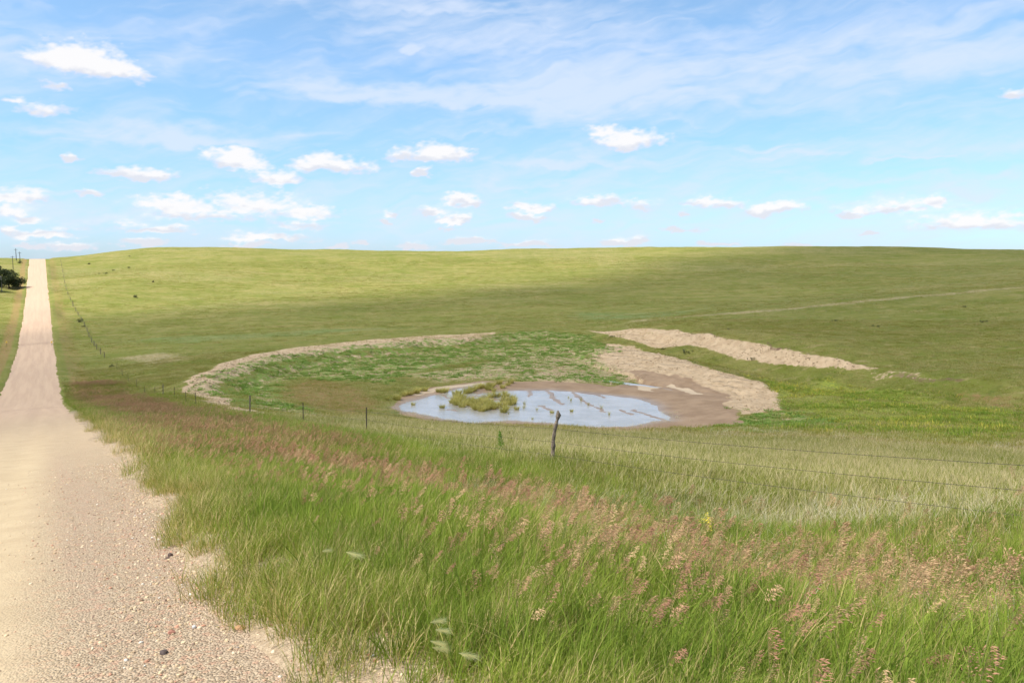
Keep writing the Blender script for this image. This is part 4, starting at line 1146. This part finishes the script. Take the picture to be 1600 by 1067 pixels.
def tree(px, py, H, wid, lab, seed, n=5200):
    r = np.random.default_rng(seed); x_, y_ = hit(px, py); z_ = ground(x_, y_)
    t = thing('cedar_tree', lab, 'tree', (x_, y_, z_), 'dark trees left of the road')
    part('trunk', tube([(0, 0, -.4), (.1, 0, H * .3), (0, .1, H * .8)], [.35, .25, .06], 9), m_bark, t)
    for k in range(5):
        a = r.uniform(0, 6.28); L = wid * .5
        part('limb', tube([(0, 0, H * .15 + k * .5), (math.cos(a) * L * .5, math.sin(a) * L * .5, H * .3 + k * .6), (math.cos(a) * L, math.sin(a) * L, H * .45 + k * .5)], [.14, .08, .03], 6), m_bark, t)
    blobs = [(np.clip(r.normal(0, wid * .22), -wid * .34, wid * .34), np.clip(r.normal(0, wid * .22), -wid * .34, wid * .34), 0, r.uniform(.12, .2) * wid) for _ in range(36)]
    blobs = [(b[0], b[1], H * r.uniform(.10, .85 * math.sqrt(max(.1, 1 - (math.hypot(b[0], b[1]) / (wid * .52)) ** 2))), b[3]) for b in blobs]
    def fn(r):
        b = blobs[r.integers(len(blobs))]; v = r.normal(0, 1, 3); v /= np.linalg.norm(v); rr_ = b[3] * r.uniform(.55, 1.05)
        return np.array((b[0], b[1], max(b[2], .3))) + v * rr_ * (1, 1, .75) * (1 if b[2] + v[2] * rr_ > .1 else .4), v
    V, Fc, Tn = leaf_cloud(r, n, .20, fn); V = [(v[0], v[1], max(v[2], .05)) for v in V]
    part('crown', (V, Fc, Tn), m_tree, t)
tree(14, 450, 9.0, 11.0, 'big dark rounded tree at the left edge, below the power poles', 101)
tree(-22, 452, 10.5, 13.0, 'dark bushy tree cut by the left frame edge, behind the pale post', 102)
tree(-6, 441, 9.5, 9.0, 'smaller dark tree top rising behind the big rounded tree', 103, 3000)

def bush(px, py, w, h, lab, seed, dens=260):
    r = np.random.default_rng(seed); x_, y_ = hit(px, py); z_ = ground(x_, y_)
    blobs = [(r.normal(0, w * .22), r.normal(0, w * .2), r.uniform(.15, .6) * h, r.uniform(.3, .5) * h) for _ in range(7)]
    def fn(r):
        b = blobs[r.integers(len(blobs))]; v = r.normal(0, 1, 3); v /= np.linalg.norm(v)
        p = np.array(b[:3]) + v * b[3] * r.uniform(.5, 1); p[2] = max(p[2], .03); return p, v
    t = thing('hillside_shrub', lab, 'shrub', (x_, y_, z_), 'dark shrubs scattered over the hillsides')
    part('stem', tube([(0, 0, -.1), (0.02, 0, h * .25), (.05, 0, h * .5)], [.05, .04, .02], 6), m_bark, t)
    part('foliage', leaf_cloud(r, dens, h * .11, fn), m_bush, t)
for i, (px, py, w, h, lab) in enumerate([
    (139, 413, 2.6, 1.3, 'small dark shrub high on the hill, first one right of the fence line'),
    (202, 401, 1.6, .8, 'tiny shrub just under the skyline where the hill rises'),
    (201, 419, 2.0, 1.3, 'small shrub below the tiny skyline shrub on the sunlit hill'),
    (177, 423, 1.6, 1.2, 'small shrub between the close pair and the shrub further right'),
    (165, 428, 3.0, 1.3, 'darker, wider shrub of the close pair on the sunlit hill'),
    (155, 428, 2.0, .8, 'fainter, smaller shrub of the close pair on the sunlit hill'),
    (211, 465, 4.0, 1.6, 'widest dark shrub on the sunlit slope, above the shade edge'),
    (239, 441, 1.2, 1.2, 'thin upright shrub alone on the sunlit slope'),
    (175, 573, 1.5, .7, 'low dark shrub in the valley bottom left of the bare ridge'),
    (125, 503, 3.0, 1.5, 'dark shrub growing on the hillside fence line, upper of two'),
    (131.5, 511, 2.2, .8, 'low dark shrub on the hillside fence line, lower of two'),
    (31.5, 411.5, 3.0, 2.2, 'dark shrub at the foot of the power pole nearest the road'),
    (1305, 502, 2.2, .6, 'dark hummock shrub on the right slope above the cut bank'),
    (1370, 511, 2.6, .6, 'yellowish hummock shrub right of the dark one above the cut bank'),
    (1535, 504, 2.4, .7, 'rounded grey green shrub furthest right on the near slope'),
    (1507, 480, 2.0, .5, 'small shrub just below the trail on the right'),
    (1138, 515, 1.4, .4, 'small shrub on the slope right above the brown rim of the bank'),
    (957, 527, 1.6, .7, 'dark shrub on the upper left end of the cut bank'),
    (1037, 546, 1.4, .6, 'dark shrub on bare earth between the bank and the sand ridge'),
    (1075, 551, 3.4, .8, 'broad olive shrub on the flat under the cut bank'),
    (1175, 562, 1.5, .6, 'small dark shrub at the lower edge of the cut bank')]):
    bush(px, py, w * .75, h * .7, lab, 200 + i, 160)

# ---- sapling by the fence
x_, y_ = hit(783, 712); z_ = ground(x_, y_)
t = thing('green_sapling', 'bright green leafy sapling standing left of the wooden fence post', 'sapling', (x_, y_, z_))
r = np.random.default_rng(300); stemp = [(0.04, 0, -.05), (0.0, 0, .2), (-.04, 0, .45), (-.02, 0, .72)]
part('stem', tube(stemp, [.012, .010, .007, .003], 6), m_bark, t)
def fn(r):
    u = r.uniform(.05, 1.0); w = .13 * (1 - u) ** .5 + .035; a = r.uniform(0, 6.28); q = w * r.uniform(.2, 1)
    return np.array((.03 - .07 * u + q * math.cos(a) * (1.2 if u < .4 else .8), q * math.sin(a), .72 * u + .03)), np.array((math.cos(a), math.sin(a), .5))
part('foliage', leaf_cloud(r, 420, .013, fn, long=1.9), m_sapling, t)

# ---- pale clumps standing in the pond
rc = np.random.default_rng(310)
def clump_mesh(n, hh, w, spread):
    return blade_set(rc, n, (hh[0] * 1.1, hh[1] * 1.35), w * .7, 2, spread, lean=(.2, 1.0), wind=(0, 0), droop=.3)
protos = []
for k in range(5):
    d = join_sets([clump_mesh(150, (.25, .62), .045, .28)])
    protos.append(d)
small = [join_sets([clump_mesh(34, (.2, .5), .03, .10)]) for _ in range(3)]
meshes = {}
def z6(x, y): return 600 + x / 6.154, 580 + y / 6.154
cluster = [z6(*p) for p in [(655, 305), (680, 285), (700, 262), (690, 230), (720, 215), (735, 250), (715, 300), (760, 270), (760, 310), (790, 300), (810, 330), (840, 320), (860, 345), (880, 370), (905, 335), (915, 365), (940, 385),
    (930, 320), (965, 375), (980, 340), (960, 300), (990, 310), (1010, 330), (1030, 350), (1050, 365), (1020, 300), (1075, 350), (1095, 325), (900, 300), (870, 300), (975, 280), (940, 275), (750, 345), (690, 325), (1000, 365), (820, 290)]]
upper = [z6(*p) for p in [(785, 215), (800, 200), (825, 210), (845, 195), (865, 190), (900, 170), (920, 160), (945, 165), (985, 165), (1000, 145), (1020, 150), (1040, 155), (1000, 185), (1025, 175), (1055, 195), (1140, 170), (1190, 150), (1220, 130), (1085, 135), (1110, 130), (1030, 255), (1090, 245)]]
right = [z6(*p) for p in [(1160, 225), (1150, 255), (1180, 245), (1165, 290), (1145, 300), (1185, 320), (1150, 345), (1170, 370), (1150, 395), (1235, 260), (1250, 280), (1215, 285), (1240, 315), (1215, 325)]]
leftrow = [z6(*p) for p in [(185, 250), (215, 240), (255, 235), (290, 222), (320, 222), (330, 205), (395, 202), (130, 285), (105, 280), (525, 205), (560, 208), (590, 200)]]
def clump(px, py, lab, grp, kind='big', sc=1.0):
    x_, y_ = hit(px, py); a, b, c = ray(px, py)
    Yw = (EYE - WATER_Z) / (-c / b)
    if abs(Yw - y_) < 12: x_, y_ = a / b * Yw, Yw
    z_ = max(ground(x_, y_), WATER_Z - .03)
    src = protos if kind == 'big' else small
    key = (kind, int(rc.integers(len(src))))
    if key not in meshes:
        o = mesh_obj('pond_clump', *src[key[1]][:2], m_clump, smooth=False); put_attr(o, 'tone', src[key[1]][2]); meshes[key] = o.data
    else:
        o = bpy.data.objects.new('pond_clump', meshes[key]); col.objects.link(o)
    o.location = (x_, y_, z_); o.rotation_euler = (0, 0, rc.uniform(0, 6.28)); q = sc * rc.uniform(.85, 1.15); o.scale = (q * 1.05, q * 1.05, q * rc.uniform(.8, 1.1))
    return tag(o, lab, 'plant', grp)
for p in cluster:
    where = 'left end' if p[0] < 721 else ('near front edge' if p[1] > 637 else 'inner part')
    clump(*p, 'pale yellow green clump in the %s of the thick pond cluster' % where, 'clumps crowded in the middle of the pond, ' + where, sc=1.2)
for p in upper: clump(*p, 'pale clump on the mud spit behind the thick cluster', 'clumps on the mud behind the cluster', sc=1.15)
for p in right: clump(*p, 'pale clump in the narrow column right of the thick cluster', 'clumps in the column right of the cluster', sc=1.2)
for p in leftrow: clump(*p, 'yellow green clump in the row along the left shore of the pond', 'clumps along the left shore', sc=1.15)
for px, py, k, sc, lab in [
    (*z6(280, 325), 'big', .8, 'lone clump in open water near the left tip of the pond'),
    (*z6(558, 352), 'big', .9, 'lone clump in open water just left of the thick cluster'),
    (*z6(1275, 370), 'big', .95, 'pale clump in the water, first right of the narrow column'),
    (*z6(1350, 320), 'small', 1.3, 'tall dark topped tuft right of the first lone clump'),
    (*z6(1345, 352), 'small', 1.2, 'tuft directly below the tall dark topped tuft'),
    (*z6(1470, 372), 'small', .95, 'small pointed tuft in open water left of the wooden post'),
    (862.5, 645, 'big', .7, 'clump in the water right behind the top of the wooden post'),
    (893, 643, 'big', .62, 'round tuft in open water right of the wooden post'),
    (888, 622, 'small', .8, 'thin dark tuft at the far waterline, left one'),
    (892, 626, 'small', .8, 'thin dark tuft just below the left far waterline tuft'),
    (907.5, 626, 'small', .9, 'thin tuft on the first mud finger'),
    (919, 633, 'small', .7, 'tiny tuft midway along the long mud finger'),
    (940, 638, 'small', 1.0, 'pale tuft beside the end of the long mud finger'),
    (951.5, 648, 'small', .9, 'pointed dark tuft furthest right in the pond'),
    (832, 655, 'small', .8, 'thin dark sprig near the near shore left of the wooden post'),
    (795, 647, 'small', .7, 'thin sprig in the water below the narrow column'),
    (605, 627, 'big', .8, 'dull clump on the mud at the far left end of the pond')]:
    clump(px, py, lab, None, k, sc)

# ---- single stones on the shoulder
for px, py, sz, c1, lab in [(266, 870, .035, (.13, .09, .075), 'dark brown stone on the gravel shoulder, larger than its neighbours'),
    (303.5, 984, .022, (.62, .60, .58), 'small white stone on the gravel shoulder'), (268, 993, .024, (.36, .17, .12), 'small red stone left of the white one'),
    (375, 984, .030, (.46, .27, .14), 'orange stone near the grass edge'), (256, 1025, .026, (.12, .09, .08), 'small dark stone below the red one'),
    (262, 874, .020, (.20, .14, .11), 'little brown stone touching the large dark one')]:
    x_, y_ = hit(px, py); s_, t_ = st(x_, y_)
    z_ = max(ground(x_, y_), float(road_surface(np.array(s_), np.array(t_))))
    V, Fc = stone_mesh(np.random.default_rng(int(px)))
    o = mesh_obj('stone', [tuple(np.array(v) * sz) for v in V], Fc, simple('stone_surface', c1, .85, .002, 90, .25, .15), smooth=False)
    o.location = (x_, y_, z_ + sz * .25); tag(o, lab, 'stone')

# ---- foxtail heads at the edge of the tall grass
m_fox = plant_material('foxtail_awns', ((0.60, 0.58, 0.30), (0.78, 0.75, 0.50), (0.82, 0.78, 0.55), .7), trans=.45)
def foxtail(px, py, big, lab, seed):
    r = np.random.default_rng(seed); a, b, c = ray(px, py)
    best = None
    for Y in np.arange(2.5, 14, .02):     # where a stalk this tall would carry its head
        x = a / b * Y; z = EYE + c / b * Y; g_ = ground(x, Y)
        if z - g_ < .52: best = (x, Y, z, g_); break
    x, Y, z, g_ = best; H = z - g_
    t = thing('foxtail_grass', lab, 'grass head', (x - .14, Y, g_))
    pts = [np.array((.14 * u ** 2, 0, (H - .01) * (u - .06 * u ** 4))) for u in np.linspace(0, 1, 7)]
    part('stem', strand([tuple(p) for p in pts], .0012, .3), m_verge, t)
    end = pts[-1]; L = .085 * big; d = np.array((.9, r.normal(0, .2), r.uniform(-.35, .15))); d /= np.linalg.norm(d)
    V = []; Fc = []; Tn = []
    for i in range(230):
        u = r.uniform(0, .7); p = end + d * L * u; q = r.normal(0, .26, 3); w = d + q + np.array((0, 0, -.05)); w /= np.linalg.norm(w)
        l = L * r.uniform(.35, .75); n_ = np.cross(w, (0, 1, .2)); n_ /= np.linalg.norm(n_); k = len(V)
        V += [tuple(p - n_ * .0004), tuple(p + n_ * .0004), tuple(p + w * l)]; Fc.append((k, k + 1, k + 2)); Tn += [r.uniform()] * 3
    part('head', (V, Fc, Tn), m_fox, t)
foxtail(540, 852, 1.35, 'large feathery pale foxtail head blowing right, above the others', 401)
foxtail(503, 851, .7, 'small faint foxtail head left of the large feathery one', 402)
foxtail(672, 958, .8, 'uppermost foxtail head of the group near the grass edge', 403)
foxtail(680, 969, .75, 'foxtail head just under the uppermost one of the group', 404)
foxtail(672, 986, .8, 'middle foxtail head of the group near the grass edge', 405)
foxtail(675, 996, .85, 'lowest foxtail head on the left side of the group', 406)
foxtail(716, 1004, .95, 'foxtail head furthest right in the group, tilted upward', 407)

# ---- yellow wildflower
x_, y_ = hit(1104, 880); z_ = ground(x_, y_)
t = thing('yellow_wildflower', 'yellow flowering weed standing in the green grass right of the middle', 'wildflower', (x_, y_, z_))
r = np.random.default_rng(420)
m_petal = simple('yellow_petals', (0.75, 0.62, 0.05), .6, 0, 10, .15)
for k in range(7):
    ex, ey, H = r.normal(0, .10), r.normal(0, .06), r.uniform(.48, .66)
    part('stem', strand([(0, 0, 0), (ex * .3, ey * .3, H * .5), (ex, ey, H)], .0025, .5), m_verge, t)
    V, Fc, Tn = leaf_cloud(r, 22, .008, lambda r: (np.array((ex, ey, H)) + r.normal(0, .018, 3) * (1, 1, 1.6), r.normal(0, 1, 3)), long=1.0)
    part('blossom', (V, Fc), m_petal, t)
